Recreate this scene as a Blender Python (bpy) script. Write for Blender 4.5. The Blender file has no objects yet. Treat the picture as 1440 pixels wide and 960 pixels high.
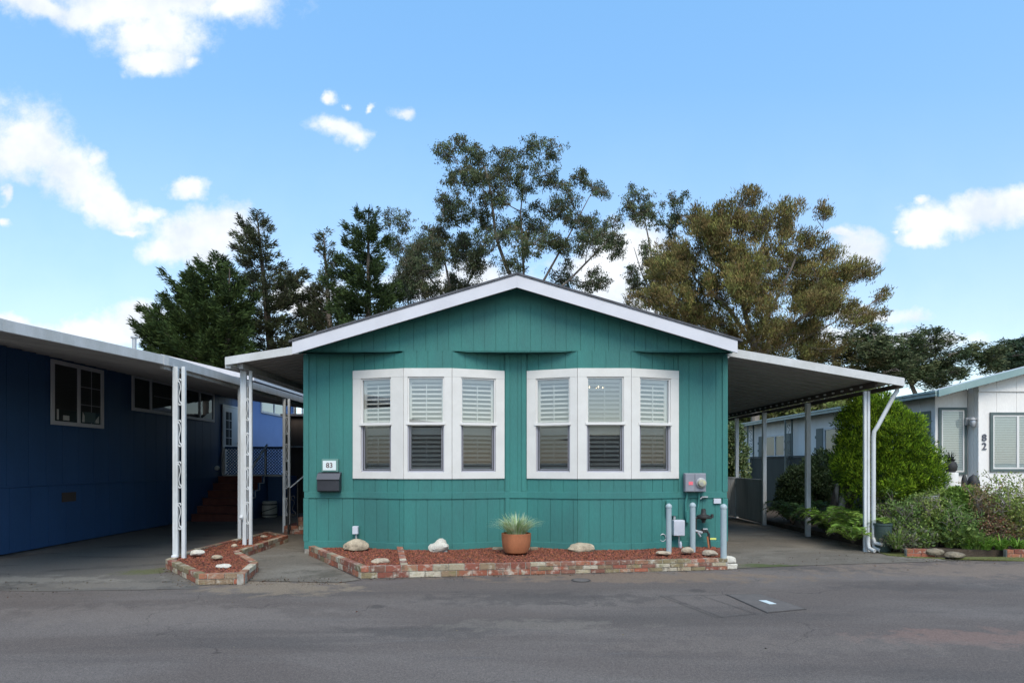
import bpy, bmesh, math, random
import numpy as np
from mathutils import Vector, noise as mnoise
random.seed(7); RNG = np.random.default_rng(7)
R = math.radians
scene = bpy.context.scene
COL = scene.collection

# ------------------------------------------------------------------ camera
CAMZ, F, HX, HY = 1.5, 850.0, 720.0, 650.0
cam = bpy.data.cameras.new("camera"); camo = bpy.data.objects.new("camera", cam); COL.objects.link(camo)
camo.location = (0, 0, CAMZ); camo.rotation_euler = (R(90), 0, 0)
cam.sensor_width = 36; cam.lens = F / 1440 * 36; cam.shift_y = (HY - 480) / 1440; cam.clip_end = 3000; cam.clip_start = .05
scene.camera = camo
def P(px, py, Y): return Vector(((px - HX) * Y / F, Y, CAMZ - (py - HY) * Y / F))

# ------------------------------------------------------------------ light
scene.view_settings.view_transform = 'Standard'; scene.view_settings.look = 'None'
scene.view_settings.gamma = 1; scene.view_settings.use_curve_mapping = False
scene.view_settings.exposure = 1.2
SUN_EL, SUN_AZ = 50, 170          # azimuth clockwise from +Y
sun = bpy.data.lights.new("sun", 'SUN'); sun.energy = 1.4; sun.angle = R(32); sun.color = (1, .90, .77)
suno = bpy.data.objects.new("sun", sun); COL.objects.link(suno)
d = Vector((math.sin(R(SUN_AZ)) * math.cos(R(SUN_EL)), math.cos(R(SUN_AZ)) * math.cos(R(SUN_EL)), math.sin(R(SUN_EL))))
suno.rotation_euler = (-d).to_track_quat('-Z', 'Y').to_euler()
suno.location = (0, -5, 30)

CLOUDS = [  # px, py, rx, ry, rot(deg) in the view direction plane
 (200, 8, 165, 40, 0), (225, 48, 75, 42, 0), (215, 85, 45, 20, 0), (55, 10, 75, 24, 12), (265, 88, 22, 14, 0), (330, 10, 60, 24, -10), (120, 20, 70, 24, 0),
 (45, 195, 62, 52, 0), (20, 210, 55, 40, 0), (100, 245, 75, 42, 35), (150, 285, 80, 34, 30), (135, 215, 22, 22, 0), (205, 300, 32, 14, 0),
 (275, 335, 72, 42, 0), (320, 320, 42, 32, 0), (268, 265, 28, 16, 0), (182, 323, 28, 9, 0), (240, 350, 45, 22, 0),
 (487, 181, 42, 18, 5), (465, 138, 15, 10, 0), (488, 145, 10, 8, 0), (565, 156, 24, 13, 20), (522, 145, 9, 7, 0), (3, 270, 12, 22, 0), (8, 313, 18, 8, 0),
 (1320, 312, 62, 26, 0), (1300, 282, 14, 14, 0), (1258, 324, 14, 8, 0), (1370, 298, 50, 24, 0), (1430, 290, 55, 30, -12), (1300, 335, 42, 14, 0),
 (1200, 345, 40, 26, 0), (1180, 330, 34, 8, 0), (200, 450, 75, 28, 0), (150, 465, 85, 20, 0), (20, 455, 60, 14, 0),
 (850, 380, 70, 50, 0), (900, 350, 60, 50, 0), (860, 430, 90, 30, 0), (640, 400, 120, 30, 0), (1210, 440, 90, 14, 0), (430, 420, 70, 30, 0), (1250, 480, 150, 18, 0)]
w = bpy.data.worlds.new("World"); scene.world = w; w.use_nodes = True
nt = w.node_tree; nt.nodes.clear()
def N(t, **k):
    n = nt.nodes.new(t)
    for a, b in k.items(): setattr(n, a, b)
    return n
def L(a, b): nt.links.new(a, b)
def mathn(op, a, b=None, clamp=False):
    n = N('ShaderNodeMath', operation=op, use_clamp=clamp)
    for i, x in enumerate((a, b)):
        if x is None: continue
        if isinstance(x, (int, float)): n.inputs[i].default_value = x
        else: L(x, n.inputs[i])
    return n.outputs[0]
out = N('ShaderNodeOutputWorld'); bg = N('ShaderNodeBackground'); L(bg.outputs[0], out.inputs[0])
sky = N('ShaderNodeTexSky', sky_type='NISHITA'); sky.sun_disc = False
sky.sun_elevation = R(SUN_EL); sky.sun_rotation = R(SUN_AZ)
sky.air_density = 1.0; sky.dust_density = .6; sky.ozone_density = 1.5
tc = N('ShaderNodeTexCoord'); sep = N('ShaderNodeSeparateXYZ'); L(tc.outputs['Generated'], sep.inputs[0])
ay = mathn('MAXIMUM', mathn('ABSOLUTE', sep.outputs[1]), .02)
u = mathn('DIVIDE', sep.outputs[0], ay); v = mathn('DIVIDE', sep.outputs[2], ay)
cmb = N('ShaderNodeCombineXYZ'); L(u, cmb.inputs[0]); L(v, cmb.inputs[1])
nz = N('ShaderNodeTexNoise'); nz.inputs['Scale'].default_value = 7; nz.inputs['Detail'].default_value = 9; nz.inputs['Roughness'].default_value = .58
L(cmb.outputs[0], nz.inputs['Vector'])
nz3 = N('ShaderNodeTexNoise'); nz3.inputs['Scale'].default_value = 26; nz3.inputs['Detail'].default_value = 6
L(cmb.outputs[0], nz3.inputs['Vector'])
def vm(op, a, b):
    n = N('ShaderNodeVectorMath', operation=op)
    for i, x in enumerate((a, b)):
        if isinstance(x, tuple): n.inputs[i].default_value = x
        else: L(x, n.inputs[i])
    return n.outputs[0]
wob = vm('MULTIPLY', vm('SUBTRACT', nz.outputs['Color'], (.5, .5, .5)), (.085, .065, 0))
wob3 = vm('MULTIPLY', vm('SUBTRACT', nz3.outputs['Color'], (.5, .5, .5)), (.035, .03, 0))
uvw = vm('ADD', vm('ADD', cmb.outputs[0], wob), wob3)
acc = None
for (cx, cy, rx, ry, rot) in CLOUDS:
    mp = N('ShaderNodeMapping', vector_type='TEXTURE')
    mp.inputs['Location'].default_value = ((cx - HX) / F, (HY - cy) / F, 0)
    mp.inputs['Rotation'].default_value = (0, 0, R(-rot))
    mp.inputs['Scale'].default_value = (rx / F, ry / F, 1)
    L(uvw, mp.inputs['Vector'])
    ln = N('ShaderNodeVectorMath', operation='LENGTH'); L(mp.outputs[0], ln.inputs[0])
    val = mathn('SUBTRACT', 1.35 if rx > 26 else .92, ln.outputs['Value'])
    if acc is None: acc = val
    else:
        s = N('ShaderNodeMath', operation='SMOOTH_MAX'); L(acc, s.inputs[0]); L(val, s.inputs[1]); s.inputs[2].default_value = .15; acc = s.outputs[0]
nz2 = N('ShaderNodeTexNoise'); nz2.inputs['Scale'].default_value = 17; nz2.inputs['Detail'].default_value = 11; nz2.inputs['Roughness'].default_value = .66
L(cmb.outputs[0], nz2.inputs['Vector'])
dens = mathn('ADD', acc, mathn('MULTIPLY', mathn('SUBTRACT', nz2.outputs[0], .5), 1.7))
mr = N('ShaderNodeMapRange', interpolation_type='SMOOTHSTEP'); L(dens, mr.inputs[0])
mr.inputs[1].default_value = -.02; mr.inputs[2].default_value = .95; mr.inputs[3].default_value = 0; mr.inputs[4].default_value = .95
# thin wisps over the whole low sky
veil = N('ShaderNodeMapRange'); L(v, veil.inputs[0]); veil.inputs[1].default_value = .62; veil.inputs[2].default_value = .02
veil.inputs[3].default_value = 0; veil.inputs[4].default_value = .22
fac = mathn('MAXIMUM', mr.outputs[0], veil.outputs[0])
up = N('ShaderNodeMapRange'); L(sep.outputs[2], up.inputs[0]); up.inputs[1].default_value = -.02; up.inputs[2].default_value = .01
fac = mathn('MULTIPLY', fac, up.outputs[0])
skyc = N('ShaderNodeMix', data_type='RGBA', blend_type='MULTIPLY'); skyc.inputs[0].default_value = 1
L(sky.outputs[0], skyc.inputs[6])
tr_ = N('ShaderNodeMapRange'); L(sep.outputs[2], tr_.inputs[0]); tr_.inputs[1].default_value = .18; tr_.inputs[2].default_value = .62
tm_ = N('ShaderNodeMix', data_type='RGBA'); L(tr_.outputs[0], tm_.inputs[0]); tm_.inputs[6].default_value = (1.0, 1.0, .95, 1); tm_.inputs[7].default_value = (1.20, 1.60, 1.62, 1)
L(tm_.outputs[2], skyc.inputs[7])
mx = N('ShaderNodeMix', data_type='RGBA'); L(fac, mx.inputs[0]); L(skyc.outputs[2], mx.inputs[6])
cs_ = N('ShaderNodeMapRange'); L(nz.outputs[0], cs_.inputs[0]); cs_.inputs[1].default_value = .38; cs_.inputs[2].default_value = .56
cm_ = N('ShaderNodeMix', data_type='RGBA'); L(cs_.outputs[0], cm_.inputs[0]); cm_.inputs[6].default_value = (3.7, 4.0, 4.45, 1); cm_.inputs[7].default_value = (4.7, 4.8, 4.95, 1); L(cm_.outputs[2], mx.inputs[7])
L(mx.outputs[2], bg.inputs['Color']); bg.inputs['Strength'].default_value = .10

# ------------------------------------------------------------------ materials
MATS = {}
def lin(c):
    return tuple(((x / 255) / 12.92 if x / 255 <= .04045 else ((x / 255 + .055) / 1.055) ** 2.4) for x in c)
def mat(name, base, rough=.7, c2=None, nscale=3.0, nstretch=(1, 1, 1), ndetail=6, fac=1.0, speck=None, bump=0, bscale=60, tint=False, metal=0, spec=.4, contrast=(.35, .65), trans=0, world=False):
    m = bpy.data.materials.new(name); m.use_nodes = True; t = m.node_tree; b = t.nodes['Principled BSDF']
    b.inputs['Roughness'].default_value = rough; b.inputs['Metallic'].default_value = metal; b.inputs['Specular IOR Level'].default_value = spec
    tcn = t.nodes.new('ShaderNodeTexCoord'); mp = t.nodes.new('ShaderNodeMapping'); mp.inputs['Scale'].default_value = nstretch
    if world:
        g = t.nodes.new('ShaderNodeNewGeometry'); t.links.new(g.outputs['Position'], mp.inputs[0])
    else: t.links.new(tcn.outputs['Object'], mp.inputs[0])
    rgb = t.nodes.new('ShaderNodeRGB'); rgb.outputs[0].default_value = (*base, 1); cur = rgb.outputs[0]
    if c2 is not None:
        n = t.nodes.new('ShaderNodeTexNoise'); n.inputs['Scale'].default_value = nscale; n.inputs['Detail'].default_value = ndetail; n.inputs['Roughness'].default_value = .6
        t.links.new(mp.outputs[0], n.inputs['Vector'])
        r_ = t.nodes.new('ShaderNodeMapRange'); r_.inputs[1].default_value, r_.inputs[2].default_value = contrast; r_.inputs[4].default_value = fac
        t.links.new(n.outputs[0], r_.inputs[0])
        x = t.nodes.new('ShaderNodeMix'); x.data_type = 'RGBA'; t.links.new(r_.outputs[0], x.inputs[0]); t.links.new(cur, x.inputs[6]); x.inputs[7].default_value = (*c2, 1); cur = x.outputs[2]
    if speck is not None:
        sc, amt = speck
        n = t.nodes.new('ShaderNodeTexNoise'); n.inputs['Scale'].default_value = sc; n.inputs['Detail'].default_value = 3
        t.links.new(mp.outputs[0] if not world else g.outputs['Position'], n.inputs['Vector'])
        r_ = t.nodes.new('ShaderNodeMapRange'); r_.inputs[1].default_value, r_.inputs[2].default_value = .3, .7; r_.inputs[3].default_value = 1 - amt; r_.inputs[4].default_value = 1 + amt
        t.links.new(n.outputs[0], r_.inputs[0])
        x = t.nodes.new('ShaderNodeMix'); x.data_type = 'RGBA'; x.blend_type = 'MULTIPLY'; x.inputs[0].default_value = 1
        t.links.new(cur, x.inputs[6]); t.links.new(r_.outputs[0], x.inputs[7]); cur = x.outputs[2]
    if tint:
        a = t.nodes.new('ShaderNodeAttribute'); a.attribute_name = 'tint'
        x = t.nodes.new('ShaderNodeMix'); x.data_type = 'RGBA'; x.blend_type = 'MULTIPLY'; x.inputs[0].default_value = 1
        t.links.new(cur, x.inputs[6]); t.links.new(a.outputs['Color'], x.inputs[7]); cur = x.outputs[2]
    t.links.new(cur, b.inputs['Base Color'])
    if bump:
        n = t.nodes.new('ShaderNodeTexNoise'); n.inputs['Scale'].default_value = bscale; n.inputs['Detail'].default_value = 5
        t.links.new(mp.outputs[0], n.inputs['Vector'])
        bn = t.nodes.new('ShaderNodeBump'); bn.inputs['Strength'].default_value = bump; bn.inputs['Distance'].default_value = .02
        t.links.new(n.outputs[0], bn.inputs['Height']); t.links.new(bn.outputs[0], b.inputs['Normal'])
    if trans:
        tr = t.nodes.new('ShaderNodeBsdfTranslucent'); t.links.new(cur, tr.inputs[0])
        ms = t.nodes.new('ShaderNodeMixShader'); ms.inputs[0].default_value = trans
        o = t.nodes['Material Output']; t.links.new(b.outputs[0], ms.inputs[1]); t.links.new(tr.outputs[0], ms.inputs[2]); t.links.new(ms.outputs[0], o.inputs[0])
    m['cur'] = 0
    MATS[name] = m; return m
teal = (.043, .149, .137)
mat('teal_paint', teal, .62, c2=(.044, .184, .164), nscale=1.6, nstretch=(1, 1, .35), speck=(40, .05), bump=.12, bscale=45, spec=.22)
mat('white_paint', (.56, .545, .575), .5, c2=(.51, .495, .525), nscale=2.5, speck=(60, .02))
mat('white_trim', (.63, .60, .565), .45, c2=(.585, .555, .52), nscale=4, speck=(60, .02))
mat('sash_white', (.63, .60, .57), .35)
mat('lilac_frame', (.34, .33, .37), .5)
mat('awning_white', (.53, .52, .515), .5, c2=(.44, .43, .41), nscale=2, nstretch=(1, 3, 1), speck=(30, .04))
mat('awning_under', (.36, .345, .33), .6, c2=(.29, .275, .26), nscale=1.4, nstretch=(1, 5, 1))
mat('post_white', (.60, .61, .62), .45, c2=(.48, .48, .47), nscale=6, nstretch=(1, 1, .3), speck=(50, .04))
mat('shingle', (.055, .055, .062), .9, c2=(.10, .10, .11), nscale=9, speck=(80, .3), bump=.5, bscale=40)
mat('brown_shingle', (.22, .16, .12), .9, c2=(.36, .30, .25), nscale=6, speck=(50, .3), bump=.5, bscale=30)
mat('blue_paint', (.026, .070, .165), .6, c2=(.032, .084, .195), nscale=1.2, nstretch=(1, 1, .4), speck=(40, .05), bump=.08, bscale=50)
mat('lit_blue_paint', (.10, .20, .46), .6, c2=(.12, .23, .50), nscale=1.5)  # same house blue, lightened to carry the sky light beyond the carport
mat('cream_wall', (.78, .735, .69), .65, c2=(.70, .66, .62), nscale=1.5, nstretch=(1, 1, .3), speck=(40, .04), bump=.1, bscale=40)
mat('green_trim', (.075, .10, .095), .55, c2=(.095, .125, .12), nscale=3)
mat('green_gutter', (.17, .25, .245), .4, c2=(.25, .33, .32), nscale=2, nstretch=(1, 6, 1))
mat('dark_green_fence', (.008, .018, .018), .7, c2=(.014, .028, .028), nscale=4, nstretch=(1, 1, .3))
mat('dark_wood', (.055, .042, .034), .8, c2=(.07, .05, .04), nscale=4, nstretch=(1, 1, .2))
mat('dark_interior', (.05, .047, .045), .9)
mat('room_wall', (.42, .41, .39), .9)
mat('louver', (.54, .53, .50), .5)
mat('mini_blind', (.62, .64, .60), .5)
mat('curtain', (.10, .15, .16), .9)
mat('screen_frame', (.30, .29, .33), .5)
def brick_mat():
    m = bpy.data.materials.new('brick'); m.use_nodes = True; t = m.node_tree; b = t.nodes['Principled BSDF']; b.inputs['Roughness'].default_value = .92
    a = t.nodes.new('ShaderNodeAttribute'); a.attribute_name = 'tint'; g = t.nodes.new('ShaderNodeNewGeometry'); cur = a.outputs['Color']
    def nz_(sc, lo, hi, amt, dt=6, inv=False):
        n = t.nodes.new('ShaderNodeTexNoise'); n.inputs['Scale'].default_value = sc; n.inputs['Detail'].default_value = dt; n.inputs['Roughness'].default_value = .65; t.links.new(g.outputs['Position'], n.inputs['Vector'])
        r_ = t.nodes.new('ShaderNodeMapRange'); t.links.new(n.outputs[0], r_.inputs[0]); r_.inputs[1].default_value = lo; r_.inputs[2].default_value = hi; r_.inputs[4].default_value = amt; return r_.outputs[0]
    for (sc, lo, hi, amt, c) in ((9, .52, .66, .75, (.50, .46, .38)), (14, .54, .66, .7, (.10, .075, .05)), (5, .58, .70, .5, (.16, .17, .06)), (45, .50, .70, .45, (.22, .12, .08))):
        x = t.nodes.new('ShaderNodeMix'); x.data_type = 'RGBA'; t.links.new(nz_(sc + .37, lo, hi, amt), x.inputs[0]); t.links.new(cur, x.inputs[6]); x.inputs[7].default_value = (*c, 1); cur = x.outputs[2]
    t.links.new(cur, b.inputs['Base Color'])
    n = t.nodes.new('ShaderNodeTexNoise'); n.inputs['Scale'].default_value = 70; n.inputs['Detail'].default_value = 5; t.links.new(g.outputs['Position'], n.inputs['Vector'])
    bn = t.nodes.new('ShaderNodeBump'); bn.inputs['Strength'].default_value = .6; bn.inputs['Distance'].default_value = .015; t.links.new(n.outputs[0], bn.inputs['Height']); t.links.new(bn.outputs[0], b.inputs['Normal'])
    MATS['brick'] = m
brick_mat()
mat('mortar', (.36, .33, .29), .95, c2=(.20, .18, .15), nscale=12, bump=.3, bscale=80)
mat('lava', (.275, .082, .042), .95, c2=(.13, .045, .03), nscale=20, tint=True, speck=(90, .25))
mat('lava_base', (.13, .045, .03), .95, c2=(.20, .06, .04), nscale=25, bump=.6, bscale=60)
mat('rock', (.46, .37, .26), .9, c2=(.25, .20, .14), nscale=7, speck=(45, .22), bump=.6, bscale=30)
mat('garden_rock', (.24, .19, .13), .95, c2=(.12, .10, .07), nscale=7, speck=(45, .22), bump=.6, bscale=30)
mat('white_rock', (.60, .55, .46), .9, c2=(.45, .42, .37), nscale=8, speck=(45, .15), bump=.6, bscale=25)
mat('tan_stone', (.48, .38, .27), .9, c2=(.30, .24, .18), nscale=8, speck=(45, .2), bump=.5, bscale=30)
mat('terracotta', (.42, .15, .065), .75, c2=(.33, .115, .05), nscale=5, nstretch=(1, 1, .5), speck=(50, .08))
mat('soil', (.045, .032, .022), .95, c2=(.075, .052, .035), nscale=8, bump=.8, bscale=30)
mat('mailbox_black', (.022, .022, .027), .45, c2=(.03, .03, .036), nscale=5)
mat('mailbox_lid', (.06, .06, .072), .4)
mat('sign_white', (.60, .66, .65), .4)
mat('sign_frame', (.11, .22, .195), .5)
mat('digit', (.10, .035, .035), .5)
mat('digit_grey', (.10, .10, .12), .5)
mat('meter_grey', (.20, .205, .23), .45, c2=(.25, .25, .28), nscale=5)
mat('pink', (.75, .14, .17), .6)
mat('meter_face', (.50, .46, .24), .15, c2=(.30, .29, .26), nscale=14)
mat('meter_ring', (.36, .35, .34), .35, metal=.5)
mat('box_white', (.55, .55, .60), .4, c2=(.48, .48, .52), nscale=6)
mat('bollard_blue', (.29, .35, .37), .45, c2=(.36, .41, .42), nscale=7, nstretch=(1, 1, .3), speck=(50, .06))
mat('iron_black', (.018, .019, .021), .6, c2=(.04, .035, .03), nscale=20)
mat('yellow', (.60, .62, .14), .5)
mat('galv', (.42, .42, .43), .4, metal=.4)
mat('bark', (.26, .22, .185), .9, c2=(.13, .10, .08), nscale=3, nstretch=(1, 1, .3), bump=.5, bscale=10)
mat('dark_bark', (.09, .07, .055), .9, c2=(.05, .04, .03), nscale=3, nstretch=(1, 1, .3), bump=.5, bscale=10)
mat('streaked_bark', (.05, .035, .028), .9, c2=(.34, .29, .26), nscale=3.5, nstretch=(2, 2, .5), bump=.7, bscale=15, contrast=(.5, .68))
mat('leaf', (1, 1, 1), .65, tint=True, trans=.28, spec=.25)
mat('leaf_needle', (1, 1, 1), .8, tint=True, trans=.15, spec=.15)
mat('barrel', (.42, .40, .34), .6)
mat('bin_green', (.035, .055, .05), .5)
mat('gate_wood', (.50, .48, .45), .85, c2=(.34, .32, .30), nscale=5, nstretch=(1, 1, .15))
mat('bench_grey', (.30, .31, .31), .7, c2=(.24, .25, .25), nscale=5)
mat('red_step', (.13, .042, .03), .85, c2=(.09, .03, .024), nscale=7, bump=.3)
mat('door_white', (.55, .55, .56), .5)
mat('tan_house', (.52, .47, .38), .8)
mat('vault', (.100, .085, .076), .85, c2=(.125, .107, .095), nscale=6, speck=(120, .2))
mat('seam', (.055, .048, .044), .95)
mat('moss', (.085, .10, .02), .95, c2=(.13, .125, .04), nscale=9, speck=(60, .3), bump=.5)

def glass(name, refl, tintc, flat=False):
    m = bpy.data.materials.new(name); m.use_nodes = True; t = m.node_tree; t.nodes.clear()
    o = t.nodes.new('ShaderNodeOutputMaterial'); tr = t.nodes.new('ShaderNodeBsdfTransparent'); tr.inputs[0].default_value = (*tintc, 1)
    gl = t.nodes.new('ShaderNodeBsdfGlossy'); gl.inputs['Roughness'].default_value = .01; gl.inputs[0].default_value = (.95, .97, 1, 1)
    n = t.nodes.new('ShaderNodeTexNoise'); n.inputs['Scale'].default_value = 1.2; bn = t.nodes.new('ShaderNodeBump'); bn.inputs['Strength'].default_value = .018; bn.inputs['Distance'].default_value = .02
    t.links.new(n.outputs[0], bn.inputs['Height']); t.links.new(bn.outputs[0], gl.inputs['Normal'])
    fr = t.nodes.new('ShaderNodeFresnel'); fr.inputs[0].default_value = 1.5
    a = t.nodes.new('ShaderNodeMath'); a.operation = 'ADD'; a.use_clamp = True; a.inputs[0].default_value = .05; a.inputs[1].default_value = refl
    if not flat: t.links.new(fr.outputs[0], a.inputs[0])
    ms = t.nodes.new('ShaderNodeMixShader'); t.links.new(a.outputs[0], ms.inputs[0]); t.links.new(tr.outputs[0], ms.inputs[1]); t.links.new(gl.outputs[0], ms.inputs[2]); t.links.new(ms.outputs[0], o.inputs[0])
    MATS[name] = m
glass('glass', .15, (.86, .87, .86)); glass('glass_dark', .05, (.80, .83, .82)); glass('glass_plain', .04, (.8, .84, .85), flat=True)
def screen_mat():
    m = bpy.data.materials.new('screen'); m.use_nodes = True; t = m.node_tree; t.nodes.clear()
    o = t.nodes.new('ShaderNodeOutputMaterial'); tr = t.nodes.new('ShaderNodeBsdfTransparent'); df = t.nodes.new('ShaderNodeBsdfDiffuse'); df.inputs[0].default_value = (.05, .05, .05, 1)
    ms = t.nodes.new('ShaderNodeMixShader'); ms.inputs[0].default_value = .24
    t.links.new(tr.outputs[0], ms.inputs[1]); t.links.new(df.outputs[0], ms.inputs[2]); t.links.new(ms.outputs[0], o.inputs[0]); MATS['screen'] = m
screen_mat()
def emit(name, c, s):
    m = bpy.data.materials.new(name); m.use_nodes = True; b = m.node_tree.nodes['Principled BSDF']; b.inputs['Base Color'].default_value = (*c, 1)
    b.inputs['Emission Color'].default_value = (*c, 1); b.inputs['Emission Strength'].default_value = s; MATS[name] = m
emit('bulb', (1, .72, .36), 2.2)

# asphalt and concrete get richer node trees
def ground_mat(name, base, cols, speck, bumps, stains=()):
    m = bpy.data.materials.new(name); m.use_nodes = True; t = m.node_tree; b = t.nodes['Principled BSDF']
    b.inputs['Roughness'].default_value = .88; b.inputs['Specular IOR Level'].default_value = .3
    g = t.nodes.new('ShaderNodeNewGeometry'); pos = g.outputs['Position']
    rgb = t.nodes.new('ShaderNodeRGB'); rgb.outputs[0].default_value = (*base, 1); cur = rgb.outputs[0]
    def noise(scale, stretch, detail=6, rough=.6, dist=0):
        mp = t.nodes.new('ShaderNodeMapping'); mp.inputs['Scale'].default_value = stretch; t.links.new(pos, mp.inputs[0])
        n = t.nodes.new('ShaderNodeTexNoise'); n.inputs['Scale'].default_value = scale; n.inputs['Detail'].default_value = detail; n.inputs['Roughness'].default_value = rough; n.inputs['Distortion'].default_value = dist
        t.links.new(mp.outputs[0], n.inputs['Vector']); return n.outputs[0]
    def ramp(x, lo, hi, a=0., bb=1.):
        r_ = t.nodes.new('ShaderNodeMapRange'); r_.interpolation_type = 'SMOOTHSTEP'; t.links.new(x, r_.inputs[0]); r_.inputs[1].default_value = lo; r_.inputs[2].default_value = hi; r_.inputs[3].default_value = a; r_.inputs[4].default_value = bb; return r_.outputs[0]
    def mix(f, a, c, mode='MIX'):
        x = t.nodes.new('ShaderNodeMix'); x.data_type = 'RGBA'; x.blend_type = mode
        if isinstance(f, float): x.inputs[0].default_value = f
        else: t.links.new(f, x.inputs[0])
        t.links.new(a, x.inputs[6])
        if isinstance(c, tuple): x.inputs[7].default_value = (*c, 1)
        else: t.links.new(c, x.inputs[7])
        return x.outputs[2]
    for (c, sc, st, lo, hi, amt, dist) in cols:
        cur = mix(ramp(noise(sc, st, dist=dist), lo, hi, 0, amt), cur, c)
    for (c, x, y, rx, ry, amt) in stains:
        mp = t.nodes.new('ShaderNodeMapping'); mp.vector_type = 'TEXTURE'; mp.inputs['Location'].default_value = (x, y, 0); mp.inputs['Scale'].default_value = (rx, ry, 100); t.links.new(pos, mp.inputs[0])
        l = t.nodes.new('ShaderNodeVectorMath'); l.operation = 'LENGTH'; t.links.new(mp.outputs[0], l.inputs[0])
        s = t.nodes.new('ShaderNodeMath'); s.operation = 'ADD'; t.links.new(l.outputs['Value'], s.inputs[0]); t.links.new(ramp(noise(4, (1, 1, 1)), .25, .75, -.55, .55), s.inputs[1])
        cur = mix(ramp(s.outputs[0], 1.05, .45, 0, amt), cur, c)
    # fine cracks, only in patches
    mpv = t.nodes.new('ShaderNodeMapping'); mpv.inputs['Scale'].default_value = (1, 1.25, 1); nzv = t.nodes.new('ShaderNodeTexNoise'); nzv.inputs['Scale'].default_value = 2.2; nzv.inputs['Detail'].default_value = 5
    t.links.new(pos, nzv.inputs['Vector']); va = t.nodes.new('ShaderNodeVectorMath'); va.operation = 'ADD'; vs_ = t.nodes.new('ShaderNodeVectorMath'); vs_.operation = 'SCALE'; vs_.inputs['Scale'].default_value = .5
    t.links.new(nzv.outputs['Color'], vs_.inputs[0]); t.links.new(pos, va.inputs[0]); t.links.new(vs_.outputs[0], va.inputs[1]); t.links.new(va.outputs[0], mpv.inputs[0])
    vo = t.nodes.new('ShaderNodeTexVoronoi'); vo.feature = 'DISTANCE_TO_EDGE'; vo.inputs['Scale'].default_value = .75; t.links.new(mpv.outputs[0], vo.inputs['Vector'])
    ck = t.nodes.new('ShaderNodeMath'); ck.operation = 'MULTIPLY'; t.links.new(ramp(vo.outputs['Distance'], .007, .0015), ck.inputs[0]); t.links.new(ramp(noise(.45, (1, 1, 1)), .50, .60, 0, .6), ck.inputs[1])
    cur = mix(ck.outputs[0], cur, tuple(x * .35 for x in base))
    for (sc, amt) in speck:
        cur = mix(1.0, cur, ramp(noise(sc, (1, 1, 1), 2), .3, .7, 1 - amt, 1 + amt), 'MULTIPLY')
    t.links.new(cur, b.inputs['Base Color'])
    n = noise(bumps[0], (1, 1, 1), 4); bn = t.nodes.new('ShaderNodeBump'); bn.inputs['Strength'].default_value = bumps[1]; bn.inputs['Distance'].default_value = .01
    t.links.new(n, bn.inputs['Height']); t.links.new(bn.outputs[0], b.inputs['Normal'])
    MATS[name] = m
ground_mat('asphalt', (.118, .095, .082), [
    ((.155, .130, .114), .55, (.35, 1.3, 1), .42, .62, .8, .5), ((.082, .070, .063), .9, (.25, 1.5, 1), .50, .66, .6, .3),
    ((.150, .128, .115), .5, (.6, 1.8, 1), .56, .74, .6, .8), ((.13, .125, .125), 2.6, (.3, 3.5, 1), .60, .75, .35, .3)],
    [(190, .34), (60, .16), (420, .25)], (170, .7), stains=[((.20, .125, .10), 4.0, 5.2, 1.1, .30, .7), ((.19, .135, .095), 1.6, 7.95, 2.6, .40, .75), ((.22, .17, .12), -2.8, 7.3, 1.1, .5, .8), ((.20, .15, .115), 6.8, 8.5, 2.8, .7, .75), ((.05, .045, .042), -.6, 5.4, 1.0, .25, .35), ((.17, .14, .12), -3.6, 6.0, 1.8, .5, .6), ((.055, .048, .045), .4, 6.7, 1.6, .35, .45), ((.20, .17, .14), .2, 5.6, 1.0, .22, .45), ((.05, .046, .044), 5.2, 7.3, 1.6, .3, .35), ((.04, .036, .034), 2.2, 7.1, .12, .10, .5), ((.04, .036, .034), -1.4, 6.3, .10, .08, .5), ((.16, .13, .11), 2.4, 5.0, 1.8, .3, .5)])
ground_mat('concrete', (.135, .115, .092), [
    ((.185, .162, .132), .9, (.6, 1.3, 1), .45, .65, .8, .3), ((.08, .07, .055), 1.7, (1, 1.6, 1), .52, .7, .7, .5), ((.25, .225, .19), 4, (1, 2.5, 1), .60, .72, .6, .3)],
    [(110, .2), (30, .12)], (120, .4), stains=[((.065, .085, .02), 3.75, 8.75, .5, .22, .8), ((.05, .045, .03), -2.5, 8.1, .3, .3, .5)])
ground_mat('side_asphalt', (.125, .112, .098), [
    ((.135, .12, .10), .7, (.6, 1.4, 1), .45, .65, .7, .4), ((.055, .05, .046), 1.2, (.7, 1.5, 1), .5, .66, .6, .4)],
    [(150, .22), (40, .12)], (150, .4), stains=[((.10, .11, .03), -5.05, 8.35, .4, .25, .65), ((.21, .19, .16), -6.6, 7.75, 2.2, .30, .8), ((.17, .15, .125), -4.8, 7.4, 1.2, .25, .7), ((.02, .02, .02), -4.6, 7.05, .7, .06, .7)])
ground_mat('earth', (.075, .065, .045), [((.05, .07, .03), .4, (1, 1, 1), .4, .6, .7, .3)], [(20, .2)], (20, .5))

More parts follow.
